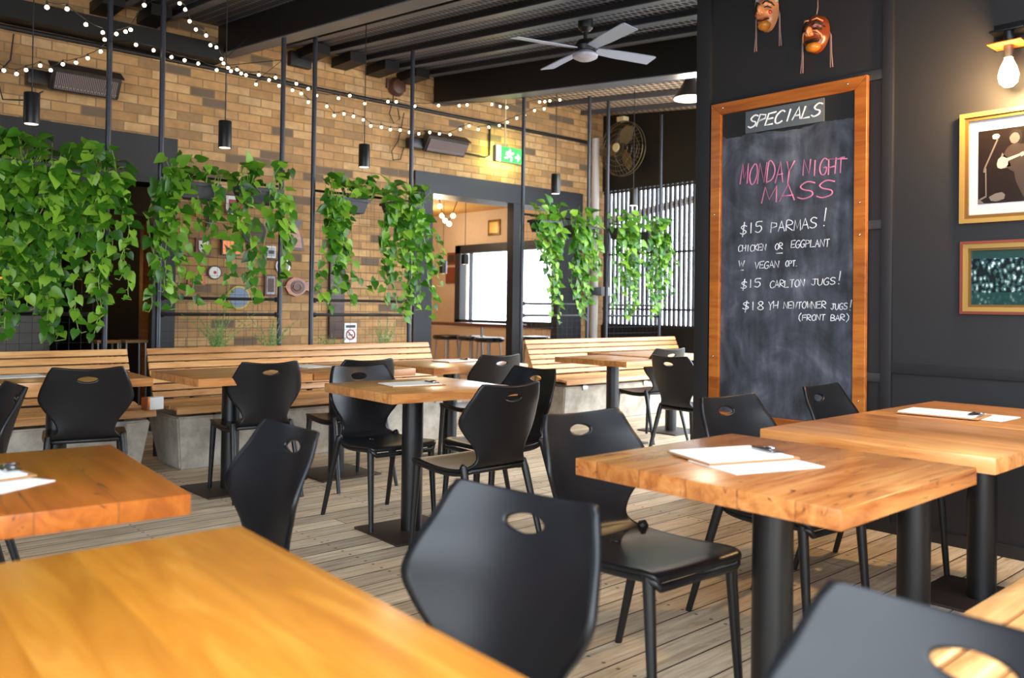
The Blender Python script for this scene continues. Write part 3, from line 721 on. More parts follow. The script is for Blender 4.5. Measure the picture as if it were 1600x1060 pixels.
SL = {
'S1': [(1.33,6.90,2.84),(1.41,6.90,2.83),(1.47,6.90,2.87),(1.56,6.90,2.92),(1.63,6.90,2.90),(1.71,6.90,2.96),(1.80,6.90,2.99),(1.88,6.90,3.04),(1.97,6.90,3.11)],
'S2': [(1.25,5.40,2.89),(1.43,5.70,3.00),(1.62,6.00,3.02),(1.81,6.30,3.08),(1.91,6.60,3.12)],
'S3': [(1.93,6.40,3.12),(1.93,6.20,3.09),(1.90,6.00,3.05),(1.92,5.80,3.17)],
'S4': [(2.30,6.20,3.38),(2.39,6.33,3.39),(2.47,6.45,3.35),(2.57,6.58,3.34),(2.70,6.70,3.35),(2.79,6.83,3.32),(2.89,6.95,3.35),(2.99,7.08,3.30),(3.06,7.20,3.30)],
'S5': [(2.13,6.60,3.13),(2.30,6.72,3.15),(2.48,6.84,3.16),(2.63,6.96,3.19),(2.79,7.08,3.22),(3.00,7.20,3.23)],
'S6': [(3.10,7.20,3.27),(3.12,7.18,3.24),(3.17,7.17,3.26),(3.20,7.15,3.23),(3.24,7.14,3.22),(3.35,7.12,3.24),(3.50,7.10,3.24),(3.70,7.09,3.22),(3.81,7.07,3.19),(3.89,7.06,3.14),(4.11,7.04,3.15),(4.22,7.02,3.19),(4.38,7.01,3.14),(4.63,6.99,3.20),(4.72,6.98,3.21),(4.93,6.96,3.20),(5.21,6.94,3.25),(5.47,6.93,3.29),(5.56,6.91,3.31),(5.89,6.90,3.37),(5.99,6.88,3.36),(6.07,6.86,3.36),(6.55,6.85,3.50),(6.61,6.83,3.51),(6.68,6.82,3.53),(6.82,6.80,3.56)],
'S7': [(3.41,7.30,3.20),(3.53,7.29,3.26),(3.62,7.27,3.22),(3.75,7.26,3.20),(3.83,7.24,3.18),(3.90,7.23,3.11),(4.09,7.22,3.10),(4.16,7.20,3.02),(4.26,7.19,3.05),(4.36,7.18,3.04),(4.46,7.16,3.02),(4.54,7.15,2.97),(4.65,7.13,2.97),(4.75,7.12,2.96),(4.86,7.11,2.97),(4.96,7.09,2.96),(5.07,7.08,2.96),(5.20,7.07,2.99),(5.31,7.05,2.99),(5.44,7.04,3.00),(5.56,7.02,3.07),(5.67,7.01,3.12),(5.79,7.00,3.10),(5.92,6.98,3.14),(6.06,6.97,3.18),(6.17,6.96,3.23),(6.29,6.94,3.29),(6.40,6.93,3.34),(6.53,6.91,3.41),(6.67,6.90,3.45)]}
LB = dict(S1='string of warm bulbs sagging over the left wall heater', S2='string of warm bulbs nearest us at the top left', S3='short string of warm bulbs rising at the top left pole', S4='string of warm bulbs falling from the roof to the dark beam',
          S5='string of warm bulbs along the left wall pipe', S6='upper long string of warm bulbs across the brick wall', S7='lower sagging string of warm bulbs across the brick wall')
bulb_me = MB().blob((0, 0, -.012), .0125, 10).mesh('bulb', MT['bulb']); sock_me = MB().tube([(0, 0, 0), (0, 0, .02)], .007, 6).mesh('socket', MT['wire'])
AN = dict(S1=((.95, 6.77, 2.95), (1.99, 6.77, 3.16)), S2=((1.0, 5.0, 3.55), (1.98, 6.73, 3.16)), S3=((1.98, 6.73, 3.14), (2.0, 5.65, 3.62)), S4=((2.2, 6.1, 3.66), (3.38, 7.25, 3.66)), S5=((1.99, 6.73, 3.14), (3.40, 6.77, 3.30)), S6=((2.99, 7.24, 3.36), (7.24, 6.75, 3.68)), S7=((3.40, 6.77, 3.30), (7.24, 6.75, 3.64)))
for k, pts in SL.items():
    t = thing('string_light', LB[k], 'string light', pts[0], 0, 'warm string lights'); o0 = Vector(pts[0])
    loc = [Vector(p)-o0 for p in pts]; w = []
    for a, b in zip(loc, loc[1:]):
        w += [a+Vector((0, 0, .02)), lerp(a, b, .5)+Vector((0, 0, .012))]
    w.append(loc[-1]+Vector((0, 0, .02))); w = [Vector(AN[k][0])-o0]+w+[Vector(AN[k][1])-o0]
    MB().tube(w, .003, 4).build('wire', 'wire', t)
    for p in loc:
        o = bpy.data.objects.new('bulb', bulb_me); C.objects.link(o); o.parent = t; o.location = p
        s = bpy.data.objects.new('socket', sock_me); C.objects.link(s); s.parent = o

# ceiling fan
t = thing('ceiling_fan', 'grey four bladed ceiling fan under the dark lattice roof', 'fan', (5.06, 4.76, 3.27))
MB().lathe([(.05, .03), (.085, .01), (.105, -.01), (.10, -.03), (.06, -.05), (.0, -.055)]).build('hub_cap', 'hub', t)
MB().lathe([(.03, .03), (.09, .02), (.095, .06), (.06, .11), (.025, .12)]).build('motor', 'metal_black', t)
MB().tube([(0, 0, .1), (0, 0, .26)], .016, 12).build('down_rod', 'metal_black', t); MB().lathe([(.03, .18), (.06, .21), (.065, .24), (.06, .30)]).build('canopy', 'metal_black', t)
for k in range(4):
    m = MB(); a = R(-16+90*k)
    m.prism([(.10, -.045), (.30, -.062), (.64, -.07), (.66, -.06), (.655, .07), (.30, .062), (.10, .045)], (1, 0, 0), (0, 1, 0), (0, 0, 0), (0, 0, .007))
    m.xf(Matrix.Rotation(a, 4, 'Z') @ Matrix.Translation((0, 0, .035)) @ Matrix.Rotation(R(-12), 4, 'X')); m.build('blade', 'blade', t)
# wall fan
t = thing('wall_fan', 'round caged industrial fan high on the dark wall by the slatted screen', 'fan', (8.78, 7.57, 3.36))
m = MB(); RF = .37
for r, x in ((RF, 0), (RF*.85, -.045), (RF*.68, -.075), (RF*.5, -.09), (RF*.32, -.10), (RF, .06), (RF*.6, .11)):
    m.loop([(x, r*math.cos(a*PI/24), r*math.sin(a*PI/24)) for a in range(48)], .0035 if r < RF else .006, 5)
for k in range(40):
    a = k*PI/20; c, s = math.cos(a), math.sin(a)
    m.tube([(x, r*c, r*s) for r, x in ((.05, -.105), (RF*.32, -.10), (RF*.5, -.09), (RF*.68, -.075), (RF*.85, -.045), (RF, 0))], .002, 4, False)
m.build('cage', 'cage', t)
rotx = Matrix.Rotation(R(90), 3, 'Y')
MB().lathe([(.055, -.012), (.06, .0), (.05, .015)], (-.105, 0, 0), 20, rotx).build('hub', 'cream', t)
for k in range(3):
    m = MB(); m.prism([(.05, -.05), (.2, -.11), (.32, -.06), (.33, .05), (.18, .09), (.05, .04)], (0, 1, 0), (0, 0, 1), (0, 0, 0), (.005, 0, 0))
    m.xf(Matrix.Rotation(k*2*PI/3, 4, 'X') @ Matrix.Rotation(R(18), 4, 'Y')); m.build('fan_blade', 'cage', t)
MB().lathe([(.07, -.1), (.075, .0), (.06, .1)], (.09, 0, 0), 20, rotx).build('motor', 'metal_black', t)
MB().box((.06, -.03, -.03), (.215, .03, .03)).box((-.03, -.06, .37), (.08, .06, .43)).build('bracket', 'cream', t)
# heaters on the brick
def heater(x, z, w, label):
    t = thing('wall_heater', label, 'heater', (x, 7.86, z), 0, 'radiant bar heaters on the brick wall'); tilt = Matrix.Rotation(R(34), 4, 'X')
    m = MB().box((-w/2, -.02, -.10), (w/2, .09, .10), bevel=.02).xf(tilt); m.build('housing', 'heater', t)
    m = MB().box((-w/2+.03, -.034, -.075), (w/2-.03, -.02, .075)).xf(tilt); m.build('grille', 'heater_g', t)
    m = MB().box((-w/2-.01, -.03, .10), (w/2+.01, .10, .112)).xf(tilt); m.build('reflector', 'heater', t)
    MB().tube([(-w/2+.05, .06, 0), (-w/2+.05, .235, .0)], .015, 8).build('bracket', 'metal_black', t); MB().tube([(w/2-.05, .06, 0), (w/2-.05, .235, 0)], .015, 8).build('bracket', 'metal_black', t); MB().box((-w/2-.15, .04, -.06), (-w/2+.03, .18, .06), bevel=.01).build('junction_box', 'metal_black', t)
heater(2.13, 3.06, .56, 'radiant wall heater at the upper left, beside the first poles'); heater(6.02, 3.05, .60, 'radiant wall heater over the left end of the doorway')
# exit sign
t = thing('exit_sign', 'glowing green and white exit sign over the doorway', 'sign', (7.02, 7.9, 3.08), 0)
MB().box((-.23, -.03, -.10), (.23, .03, .10), bevel=.006).build('housing', 'grey_body', t)
MB().box((-.205, -.034, -.09), (.215, -.03, .09)).build('green_panel', 'exit_g', t)
m = MB(); m.box((-.215, -.036, -.095), (-.15, -.033, .095)); m.blob((-.0, -.037, .055), (.017, .003, .017))
for pts in ([(.0, .04), (-.02, -.01)], [(-.02, -.01), (.03, -.035), (.02, -.075)], [(-.02, -.01), (-.045, -.04), (-.085, -.045)], [(-.005, .03), (.035, .01), (.055, .03)], [(-.005, .03), (-.05, .025), (-.06, -.005)]):
    m.tube([(x, -.037, z) for x, z in pts], .011, 6)
m.prism([(.09, -.01), (.13, -.01), (.13, .03), (.175, -.02), (.13, -.07), (.13, -.03), (.09, -.03)], (1, 0, 0), (0, 0, 1), (0, -.034, .0), (0, -.003, 0))
m.build('pictogram', 'exit_w', t); MB().tube([(-.05, 0, .10), (-.05, 0, .72)], .009, 8).build('rod', 'cream', t)
lg = bpy.data.lights.new('exit_light', 'AREA'); lg.energy = 6; lg.color = (.85, 1, .30); lg.size = .4; lg.size_y = .16; lg.shape = 'RECTANGLE'
o = bpy.data.objects.new('exit_light', lg); C.objects.link(o); o.parent = t; o.location = (0, .04, 0); o.rotation_euler = (R(90), 0, 0)
# hanging bell lamp in the side bay
t = thing('bell_lamp', 'dark bell shaped industrial lamp beside the black partition top', 'lamp', (6.7, 4.92, 3.22))
MB().lathe([(.16, .0), (.15, .02), (.10, .09), (.06, .16), (.045, .20), (.03, .24), (.0, .25)]).build('shade', 'metal_black', t)
MB().lathe([(.15, -.008), (.15, -.001)]).build('light_disc', 'lampglow', t); MB().tube([(0, 0, .24), (0, 0, .38)], .008, 6).build('stem', 'metal_black', t)
lg = bpy.data.lights.new('bell_lamp_light', 'POINT'); lg.energy = 40; lg.color = (1, .84, .68); lg.shadow_soft_size = .1
o = bpy.data.objects.new('bell_lamp_light', lg); C.objects.link(o); o.parent = t; o.location = (0, 0, -.07)

# ================================================================== SLATTED SCREEN, DOWNPIPE, CONDUITS
t = thing('slatted_screen', 'tall black vertical slats with white daylight between, right of the downpipe', 'screen', (9.03, 6.8, .95))
for k in range(27):
    y = 8.06-6.8-k*.076; MB().box((-.02, y-.016, 0), (.02, y+.016, 1.89)).build('slat', 'slat_dark', t)
for z in (.01, .23, .99, 1.86): MB().box((-.028, -.78, z-.014), (-.018, 1.28, z+.014)).build('rail', 'slat_dark', t)
o = MB().tube([(9.5, 8.6, 2.46), (9.5, 6.9, 2.68), (9.5, 5.0, 2.92)], .055, 10).build('awning_arm', 'pipe_tan'); tag(o, 'tan tube sloping outside the slatted screen', 'pipe')
o = MB().tube([(8.76, 8.02, 0), (8.76, 8.02, 3.55)], .055, 16).build('downpipe', 'pvc'); tag(o, 'white vertical downpipe in the brick corner', 'pipe')
t = thing('cable_tray', 'dark box with grey end clamped across the white downpipe', 'box', (8.72, 7.92, 1.42))
MB().box((-.18, -.05, -.05), (.02, .05, .05), bevel=.006).build('box_body', 'metal_black', t); MB().box((.02, -.055, -.06), (.2, .055, .06), bevel=.004).build('clamp', 'steel', t)
def pipe(name, pts, r, label, mat='ceil_black'): tag(MB().tube(pts, r, 8).build(name, mat), label, 'pipe' if r > .01 else 'cable')
pipe('conduit', [(-1, 8.07, 3.46), (8.7, 8.07, 3.49)], .022, 'long dark pipe running across the whole brick wall')
pipe('conduit', [(6.87, 8.08, 3.47), (6.87, 8.08, 3.08), (6.80, 8.08, 3.05), (6.40, 8.08, 3.06)], .012, 'thin dark pipe dropping to the heater over the doorway')
pipe('cable', [(5.42, 8.06, 3.62), (5.40, 8.06, 3.5), (5.36, 8.06, 3.36), (5.42, 8.06, 3.26), (5.50, 8.06, 3.32), (5.47, 8.06, 3.44)], .006, 'looped black cable under the round siren')
pipe('cable', [(5.56, 8.06, 3.4), (5.52, 8.06, 3.2), (5.48, 8.06, 3.06), (5.40, 8.06, 2.94), (5.42, 8.06, 2.84), (5.52, 8.06, 2.86), (5.56, 8.06, 3.0)], .006, 'looped black cable left of the doorway heater')
pipe('cable', [(1.62, 8.06, 3.42), (1.6, 8.06, 3.2), (1.5, 8.06, 3.05), (1.55, 8.06, 2.86), (1.7, 8.06, 2.88), (1.85, 8.06, 2.98)], .006, 'looped black cable left of the upper left heater')
o = MB().box((4.12, 8.02, 3.66), (4.36, 8.098, 3.81), bevel=.008).build('wall_vent', 'ceil_black'); tag(o, 'black square vent set high in the brick between poles', 'vent')
t = thing('siren', 'round brown siren mounted under the roof on the brick', 'alarm', (5.46, 8.04, 3.68))
MB().lathe([(.10, 0), (.11, .03), (.08, .08), (.03, .10)], (0, .06, 0), 20, Matrix.Rotation(R(90), 3, 'X')).build('dome', 'brown', t); MB().box((-.13, .03, -.03), (.13, .058, .08), bevel=.006).build('back_plate', 'brown', t)
o = MB().box((4.64, 8.06, .82), (4.82, 8.099, 2.13), bevel=.005).build('timber_board', 'w_dark'); tag(o, 'dark upright timber board fixed to the brick behind vines', 'board')
t = thing('no_smoking_sign', 'small white no smoking sign on the brick by the door jamb', 'sign', (4.915, 8.085, .885))
MB().box((-.075, 0, -.105), (.075, .012, .105)).build('plate', 'sign_white', t)
m = MB().loop([(.052*math.cos(k*PI/12), -.003, .052*math.sin(k*PI/12)-.02) for k in range(24)], .007, 6); m.tube([(-.037, -.003, .017), (.037, -.003, -.057)], .006, 6); m.build('red_ring', 'red_e', t)
m = MB().box((-.03, -.003, -.028), (.028, 0, -.016)); m.box((-.06, -.003, .055), (.06, 0, .085)); m.build('cigarette_mark', 'm_black', t)

# ================================================================== PLAQUES ON THE BRICK
PY = 8.09
def plaque(name, label, x, z, back, mat, face, fmat, fname, d=.025, cat='plaque'):
    t = thing(name, label, cat, (x, PY, z), 0, 'plaques and plates on the brick')
    MB().prism(back, (1, 0, 0), (0, 0, 1), (0, 0, 0), (0, -d, 0)).build('backing', mat, t)
    if face: MB().prism(face, (1, 0, 0), (0, 0, 1), (0, -d, 0), (0, -.008, 0)).build(fname, fmat, t)
    return t
def rect(w, h): return [(-w/2, -h/2), (w/2, -h/2), (w/2, h/2), (-w/2, h/2)]
def circ(r, n=24, sx=1): return [(sx*r*math.cos(2*PI*k/n), r*math.sin(2*PI*k/n)) for k in range(n)]
def shield(w, h): return [(-w/2, h/2), (-w/2, -.1*h), (-w*.3, -.38*h), (0, -h/2), (w*.3, -.38*h), (w/2, -.1*h), (w/2, h/2)]
t = plaque('framed_crest', 'dark wood frame with a white crest on the brick', 3.26, 1.73, rect(.15, .17), 'red_wood', shield(.10, .12), 'white_e', 'crest')
MB().tube([(-.03, -.036, .02), (.0, -.036, -.01), (.03, -.036, .02)], .008, 5).tube([(-.02, -.036, -.03), (.02, -.036, -.025)], .007, 5).build('emblem', 'm_black', t)
t = plaque('copper_plaque', 'copper coloured plaque with a dark wing shape', 3.54, 1.74, rect(.20, .15), 'w_dark', rect(.18, .13), 'copper', 'copper_panel')
MB().prism([(-.08, .03), (-.02, -.01), (0, -.055), (.02, -.01), (.08, .03), (.05, -.03), (.02, -.06), (-.02, -.06), (-.05, -.03)], (1, 0, 0), (0, 0, 1), (0, -.033, 0), (0, -.004, 0)).build('wing_shape', 'm_black', t)
t = plaque('wall_plate', 'round white plate with a dark rim on the brick', 3.38, 1.49, circ(.07), 'brown', circ(.058), 'white_e', 'plate_face', .012, 'plate')
MB().prism(circ(.016, 8), (1, 0, 0), (0, 0, 1), (0, -.02, 0), (0, -.002, 0)).build('emblem', 'red_e', t)
plaque('orange_plaque', 'bright orange plaque low on the brick', 3.20, 1.42, rect(.17, .12), 'w_amber', rect(.12, .08), 'orange_e', 'orange_panel')
t = plaque('small_picture', 'small white framed picture on the brick beside the pole', 3.96, 1.72, rect(.11, .12), 'white_e', rect(.08, .09), 'mount', 'print', .018, 'picture')
MB().box((-.03, -.028, -.02), (.03, -.026, .015)).build('print_shape', 'photo_mid', t)
plaque('timber_plaque', 'varnished map shaped timber plaque on the brick', 4.21, 1.91, [(-.11, -.16), (.12, -.16), (.10, -.02), (.05, .05), (.10, .16), (-.02, .17), (-.08, .08), (-.10, -.02)], 'w_dark', [(-.05, -.13), (.09, -.13), (.07, 0), (.03, .08), (-.04, .08), (-.07, -.05)], 'w_amber', 'varnished_face')
plaque('steel_plate', 'round pale steel plate partly behind a trellis pole', 4.10, 1.58, circ(.08), 'steel', circ(.062), 'grey_body', 'plate_face', .012, 'plate')
t = plaque('fish_plaque', 'carved varnished wooden fish on the brick', 4.26, 1.37, [(-.14, .0), (-.10, -.07), (-.02, -.10), (.06, -.07), (.10, -.03), (.15, -.05), (.13, .02), (.15, .07), (.09, .05), (.03, .09), (-.05, .10), (-.11, .06)], 'w_amber', circ(.07, 20, 1.1), 'w_dark', 'carved_body', .03)
MB().loop([(.045*math.cos(k*PI/8)-.01, -.042, .04*math.sin(k*PI/8)) for k in range(16)], .006, 5).build('carved_ring', 'w_amber', t)
plaque('dark_plate', 'large dark round plate on the brick behind leaves', 3.78, 1.91, circ(.125), 'm_black', circ(.09), 'brown', 'plate_face', .015, 'plate')
plaque('red_badge', 'red and white badge high on the brick', 3.58, 2.14, shield(.20, .22), 'white_e', shield(.14, .15), 'red_e', 'badge_face')
plaque('narrow_frame', 'narrow dark frame on the brick', 3.32, 2.0, rect(.06, .14), 'w_dark', rect(.03, .10), 'photo_dark', 'print', .02, 'picture')
plaque('wooden_frame', 'narrow reddish wooden frame on the brick', 3.22, 2.10, rect(.07, .16), 'w_amber', rect(.04, .11), 'photo_mid', 'print', .02, 'picture')
plaque('blue_shield', 'blue and yellow round shield low on the brick', 3.63, 1.25, circ(.115), 'yellow_e', circ(.10), 'blue_e', 'shield_face', .015, 'plate')
t = plaque('patterned_frame', 'red patterned frame on the brick by the pole', 3.96, 1.38, rect(.12, .22), 'red_wood', rect(.09, .18), 'mount', 'print', .02, 'picture')
MB().box((-.035, -.031, -.07), (.035, -.029, .07)).build('print_shape', 'brown', t)

# ================================================================== CHALKBOARD AND WRITING
BX = 4.60
t = thing('chalkboard', 'tall wood framed specials chalkboard on the black wall', 'chalkboard', (BX, 2.68, .5))
def rel(y, z): return (y-2.68, z-.5)
o = MB().box((-.006, -.46, .04), (.0, .46, 1.98)).build('slate', 'board', t); 
# shift slate vertices so its object coordinates read as wall heights
o.data.transform(Matrix.Translation((0, 2.68, .5))); o.location = (0, -2.68, -.5)
fz0, fz1, fy0, fy1, fwid = -.02, 2.005, -.51, .51, .072
def fbar(poly):
    return MB().prism(poly, (0, 1, 0), (0, 0, 1), (-.03, 0, 0), (.03, 0, 0))
for nm, poly in (('frame_top', [(fy0, fz1), (fy1, fz1), (fy1-fwid, fz1-fwid), (fy0+fwid, fz1-fwid)]), ('frame_bottom', [(fy0, fz0), (fy1, fz0), (fy1-fwid, fz0+fwid), (fy0+fwid, fz0+fwid)]),
                 ('frame_side', [(fy0, fz0), (fy0, fz1), (fy0+fwid, fz1-fwid), (fy0+fwid, fz0+fwid)]), ('frame_side', [(fy1, fz0), (fy1, fz1), (fy1-fwid, fz1-fwid), (fy1-fwid, fz0+fwid)])):
    b = fbar(poly); bmesh.ops.bevel(b.b, geom=list(b.b.edges), offset=.003, segments=1, affect='EDGES')
    if nm == 'frame_side':
        b.xf(Matrix.Rotation(R(90), 4, 'X')); o = b.build(nm, 'w_frame', t); o.data.transform(Matrix.Rotation(R(90), 4, 'Y')); o.rotation_euler = (Matrix.Rotation(R(90), 4, 'Y') @ Matrix.Rotation(R(90), 4, 'X')).inverted().to_euler()
    else:
        b.xf(Matrix.Rotation(R(-90), 4, 'Z')); o = b.build(nm, 'w_frame', t); o.rotation_euler = (0, 0, R(90))
m = MB()
for y, z in ((-.40, 1.972), (.42, 1.972), (-.475, 1.3), (-.475, 1.12), (.475, 1.3), (.475, .4), (-.475, .2)): m.blob((-.031, y, z), .007, 8)
m.build('screw', 'chrome', t)
GL = {'A': [[(0, 0), (.45, 1), (1, 0)], [(.15, .35), (.85, .38)]], 'B': [[(0, 0), (.05, 1), (.8, .85), (.7, .58), (.05, .5), (.95, .35), (.85, .1), (0, 0)]], 'C': [[(1, .85), (.55, 1), (.08, .72), (.0, .35), (.2, .05), (.6, .0), (1, .15)]],
      'D': [[(0, 0), (.05, 1), (.65, .88), (1, .5), (.7, .12), (0, 0)]], 'E': [[(1, 1), (.05, .95), (0, 0), (1, .05)], [(.02, .5), (.8, .53)]], 'F': [[(1, 1), (.05, .93), (0, 0)], [(.02, .48), (.8, .52)]],
      'G': [[(1, .88), (.55, 1), (.08, .7), (0, .3), (.3, 0), (.8, .05), (.95, .42), (.5, .42)]], 'H': [[(.05, 0), (0, 1)], [(.95, 0), (1, 1)], [(0, .45), (1, .52)]], 'I': [[(.5, 0), (.5, 1)]],
      'J': [[(.1, 1), (1, 1)], [(.65, 1), (.65, .2), (.35, 0), (0, .22)]], 'K': [[(0, 0), (.05, 1)], [(.95, 1), (.05, .42), (1, 0)]], 'L': [[(.05, 1), (0, .02), (1, .06)]],
      'M': [[(0, 0), (.12, 1), (.5, .2), (.88, 1), (1, 0)]], 'N': [[(0, 0), (.06, 1), (.92, .02), (1, 1)]], 'O': [[(.5, 1), (.1, .75), (0, .35), (.35, 0), (.8, .12), (1, .55), (.8, .92), (.5, 1)]],
      'P': [[(0, 0), (.05, 1), (.85, .88), (.9, .6), (.05, .45)]], 'R': [[(0, 0), (.05, 1), (.85, .88), (.85, .6), (.05, .48), (1, 0)]], 'S': [[(1, .88), (.5, 1), (.1, .78), (.3, .55), (.85, .4), (.9, .15), (.4, 0), (0, .12)]],
      'T': [[(0, .97), (1, 1)], [(.5, .98), (.48, 0)]], 'U': [[(0, 1), (.05, .25), (.4, 0), (.85, .2), (1, 1)]], 'V': [[(0, 1), (.45, 0), (1, 1)]], 'W': [[(0, 1), (.22, 0), (.5, .7), (.75, 0), (1, 1)]], 'Y': [[(0, 1), (.45, .5), (1, 1)], [(.48, .5), (.45, -.15)]],
      '1': [[(.45, 1), (.5, 0)]], '5': [[(1, 1), (.15, .97), (.1, .58), (.7, .6), (.95, .3), (.5, .0), (0, .1)]], '8': [[(.5, .52), (.12, .78), (.5, 1), (.85, .78), (.5, .52), (.05, .22), (.5, 0), (.95, .22), (.5, .52)]],
      '$': [[(1, .8), (.5, .92), (.1, .72), (.5, .5), (.95, .3), (.5, .08), (0, .2)], [(.62, 1.15), (.42, -.25)]], '!': [[(.6, 1.2), (.45, .3)], [(.42, .08), (.42, .0)]], '(': [[(.8, 1.25), (.3, .8), (.25, .25), (.7, -.2)]], ')': [[(.2, 1.25), (.75, .8), (.7, .25), (.2, -.2)]], '.': [[(.3, .06), (.36, .0)]], '-': [[(0, 0), (1, .04)]], ' ': []}
def write(mb, s, y0, y1, z0, z1, h, r, x, slant=.0, jit=.03, seed=1, gapf=.16):
    """hand lettering on the wall: text runs towards smaller y, baseline from (y0,z0) to (y1,z1)"""
    rng = random.Random(seed); n = len(s); adv = (y0-y1)/(n-gapf); cw = adv*(1-gapf)
    for i, ch in enumerate(s):
        q = i/(max(1, n-1)); zb = lerp(z0, z1, q)
        for st in GL[ch]:
            pts = []
            if len(st) > 5:   # round the curved letters
                d = []
                for k in range(len(st)-1):
                    p = [st[max(0, min(len(st)-1, k+e))] for e in (-1, 0, 1, 2)]
                    for u in (0, .33, .66): d.append(tuple(.5*((2*p[1][c])+(-p[0][c]+p[2][c])*u+(2*p[0][c]-5*p[1][c]+4*p[2][c]-p[3][c])*u*u+(-p[0][c]+3*p[1][c]-3*p[2][c]+p[3][c])*u**3) for c in (0, 1)))
                st = d+[st[-1]]
            jx, jz = rng.uniform(-jit, jit), rng.uniform(-jit, jit)*1.5
            for a, b in st: pts.append((x, y0-i*adv-(a+jx)*cw-b*slant*h, zb+(b+jz)*h))
            mb.tube(pts, r, 5)
    return mb
T0 = Matrix.Translation((-BX, -2.68, -.5))
cx = BX-.007
def word(mats, *a, bar=None):
    m = MB(); write(m, *a)
    if bar: m.tube(bar, a[6], 5)
    m.xf(T0).build('chalk_word', mats, t, 180)
word('chalk_p', 'MONDAY', 2.985, 2.630, 1.975, 1.965, .125, 0.0042, cx, .12, .03, 1); word('chalk_p', 'NIGHT', 2.563, 2.31, 1.985, 1.975, .092, 0.0042, cx, .05, .03, 2, bar=[(cx, 2.40, 2.066), (cx, 2.29, 2.056)])
word('chalk_p', 'MASS', 2.832, 2.375, 1.846, 1.850, .098, .0048, cx, .15, .03, 3)
r = .0032
for a in (('$15', 2.981, 2.83, 1.662, 1.672, .066), ('PARMAS', 2.769, 2.473, 1.663, 1.675, .062), ('!', 2.445, 2.405, 1.685, 1.685, .085), ('CHICKEN', 2.993, 2.800, 1.559, 1.558, .040), ('OR', 2.738, 2.689, 1.559, 1.561, .037), ('EGGPLANT', 2.633, 2.393, 1.567, 1.563, .043), ('-', 2.73, 2.686, 1.538, 1.538, .01),
          ('W', 2.989, 2.949, 1.466, 1.467, .038), ('-', 2.975, 2.953, 1.442, 1.442, .01), ('VEGAN', 2.876, 2.713, 1.450, 1.451, .042), ('OPT.', 2.668, 2.584, 1.457, 1.459, .035), ('$15', 2.972, 2.836, 1.325, 1.337, .052), ('CARLTON', 2.770, 2.548, 1.331, 1.336, .042), ('JUGS', 2.500, 2.358, 1.341, 1.349, .040), ('!', 2.35, 2.315, 1.350, 1.350, .060),
          ('$18', 2.959, 2.811, 1.195, 1.200, .052), ('YH', 2.780, 2.717, 1.201, 1.205, .045), ('NEWTOWNER', 2.678, 2.413, 1.206, 1.211, .040), ('JUGS', 2.380, 2.285, 1.202, 1.208, .036), ('!', 2.28, 2.25, 1.202, 1.202, .048), ('(FRONT BAR)', 2.585, 2.270, 1.138, 1.143, .034)):
    word('chalk_w', *a, r if a[5] > .045 else .0026, cx, .06, .04, sum(map(ord, a[0])) % 97)
sg = thing('header_sign', 'small grey sign lettered SPECIALS on the chalkboard top', 'sign', (BX-.008, 2.685, 2.355))
o = MB().box((-.012, -.258, -.068), (0, .258, .068), bevel=.002).build('sign_board', 'sign_grey', sg)
m = write(MB(), 'SPECIALS', 2.925, 2.455, 2.318, 2.322, .072, .0056, BX-.021, .35, .02, 8, .12); m.xf(Matrix.Translation((-BX+.008, -2.685, -2.355))).build('lettering', 'sign_white', sg, 180)

# ================================================================== PICTURES, LAMP, MASKS ON THE BLACK WALL
def framed(name, label, y0, y1, z0, z1, wid, mats, cat='picture'):
    """frame on the right wall between y0 < y1"""
    yc, zc = (y0+y1)/2, (z0+z1)/2
    t = thing(name, label, cat, (4.62, yc, zc)); hy, hz = (y1-y0)/2, (z1-z0)/2; e = 0
    for nm, w, d, mt in mats:
        m = MB(); a, b = hy-e, hz-e
        for poly in ([(-a, b), (a, b), (a-w, b-w), (-a+w, b-w)], [(-a, -b), (a, -b), (a-w, -b+w), (-a+w, -b+w)], [(-a, -b), (-a, b), (-a+w, b-w), (-a+w, -b+w)], [(a, -b), (a, b), (a-w, b-w), (a-w, -b+w)]):
            m.prism(poly, (0, 1, 0), (0, 0, 1), (-.001, 0, 0), (-d, 0, 0))
        m.build(nm, mt, t, 0); e += w
    return t, hy-e, hz-e
t, a, b = framed('framed_photo', 'large gold framed stage photograph with white mount, under the wall lamp', .95, 1.692, 1.65, 2.207, 0, [('outer_frame', .022, .035, 'gold'), ('inner_frame', .018, .026, 'gold_dark')])
MB().box((-.012, -a, -b), (-.002, a, b)).build('mount', 'mount', t); pa, pb = a-.042, b-.055
MB().box((-.0135, -pa, -pb), (-.012, pa, pb)).build('print', 'photo_dark', t)
def figpoly(name, mat, polys, x=-.0135, dx=-.0008):
    m = MB()
    for p in polys: m.prism([(pa-q[0]*.5, pb-q[1]*.5) for q in p], (0, 1, 0), (0, 0, 1), (x, 0, 0), (dx, 0, 0))
    m.build(name, mat, t, 0)
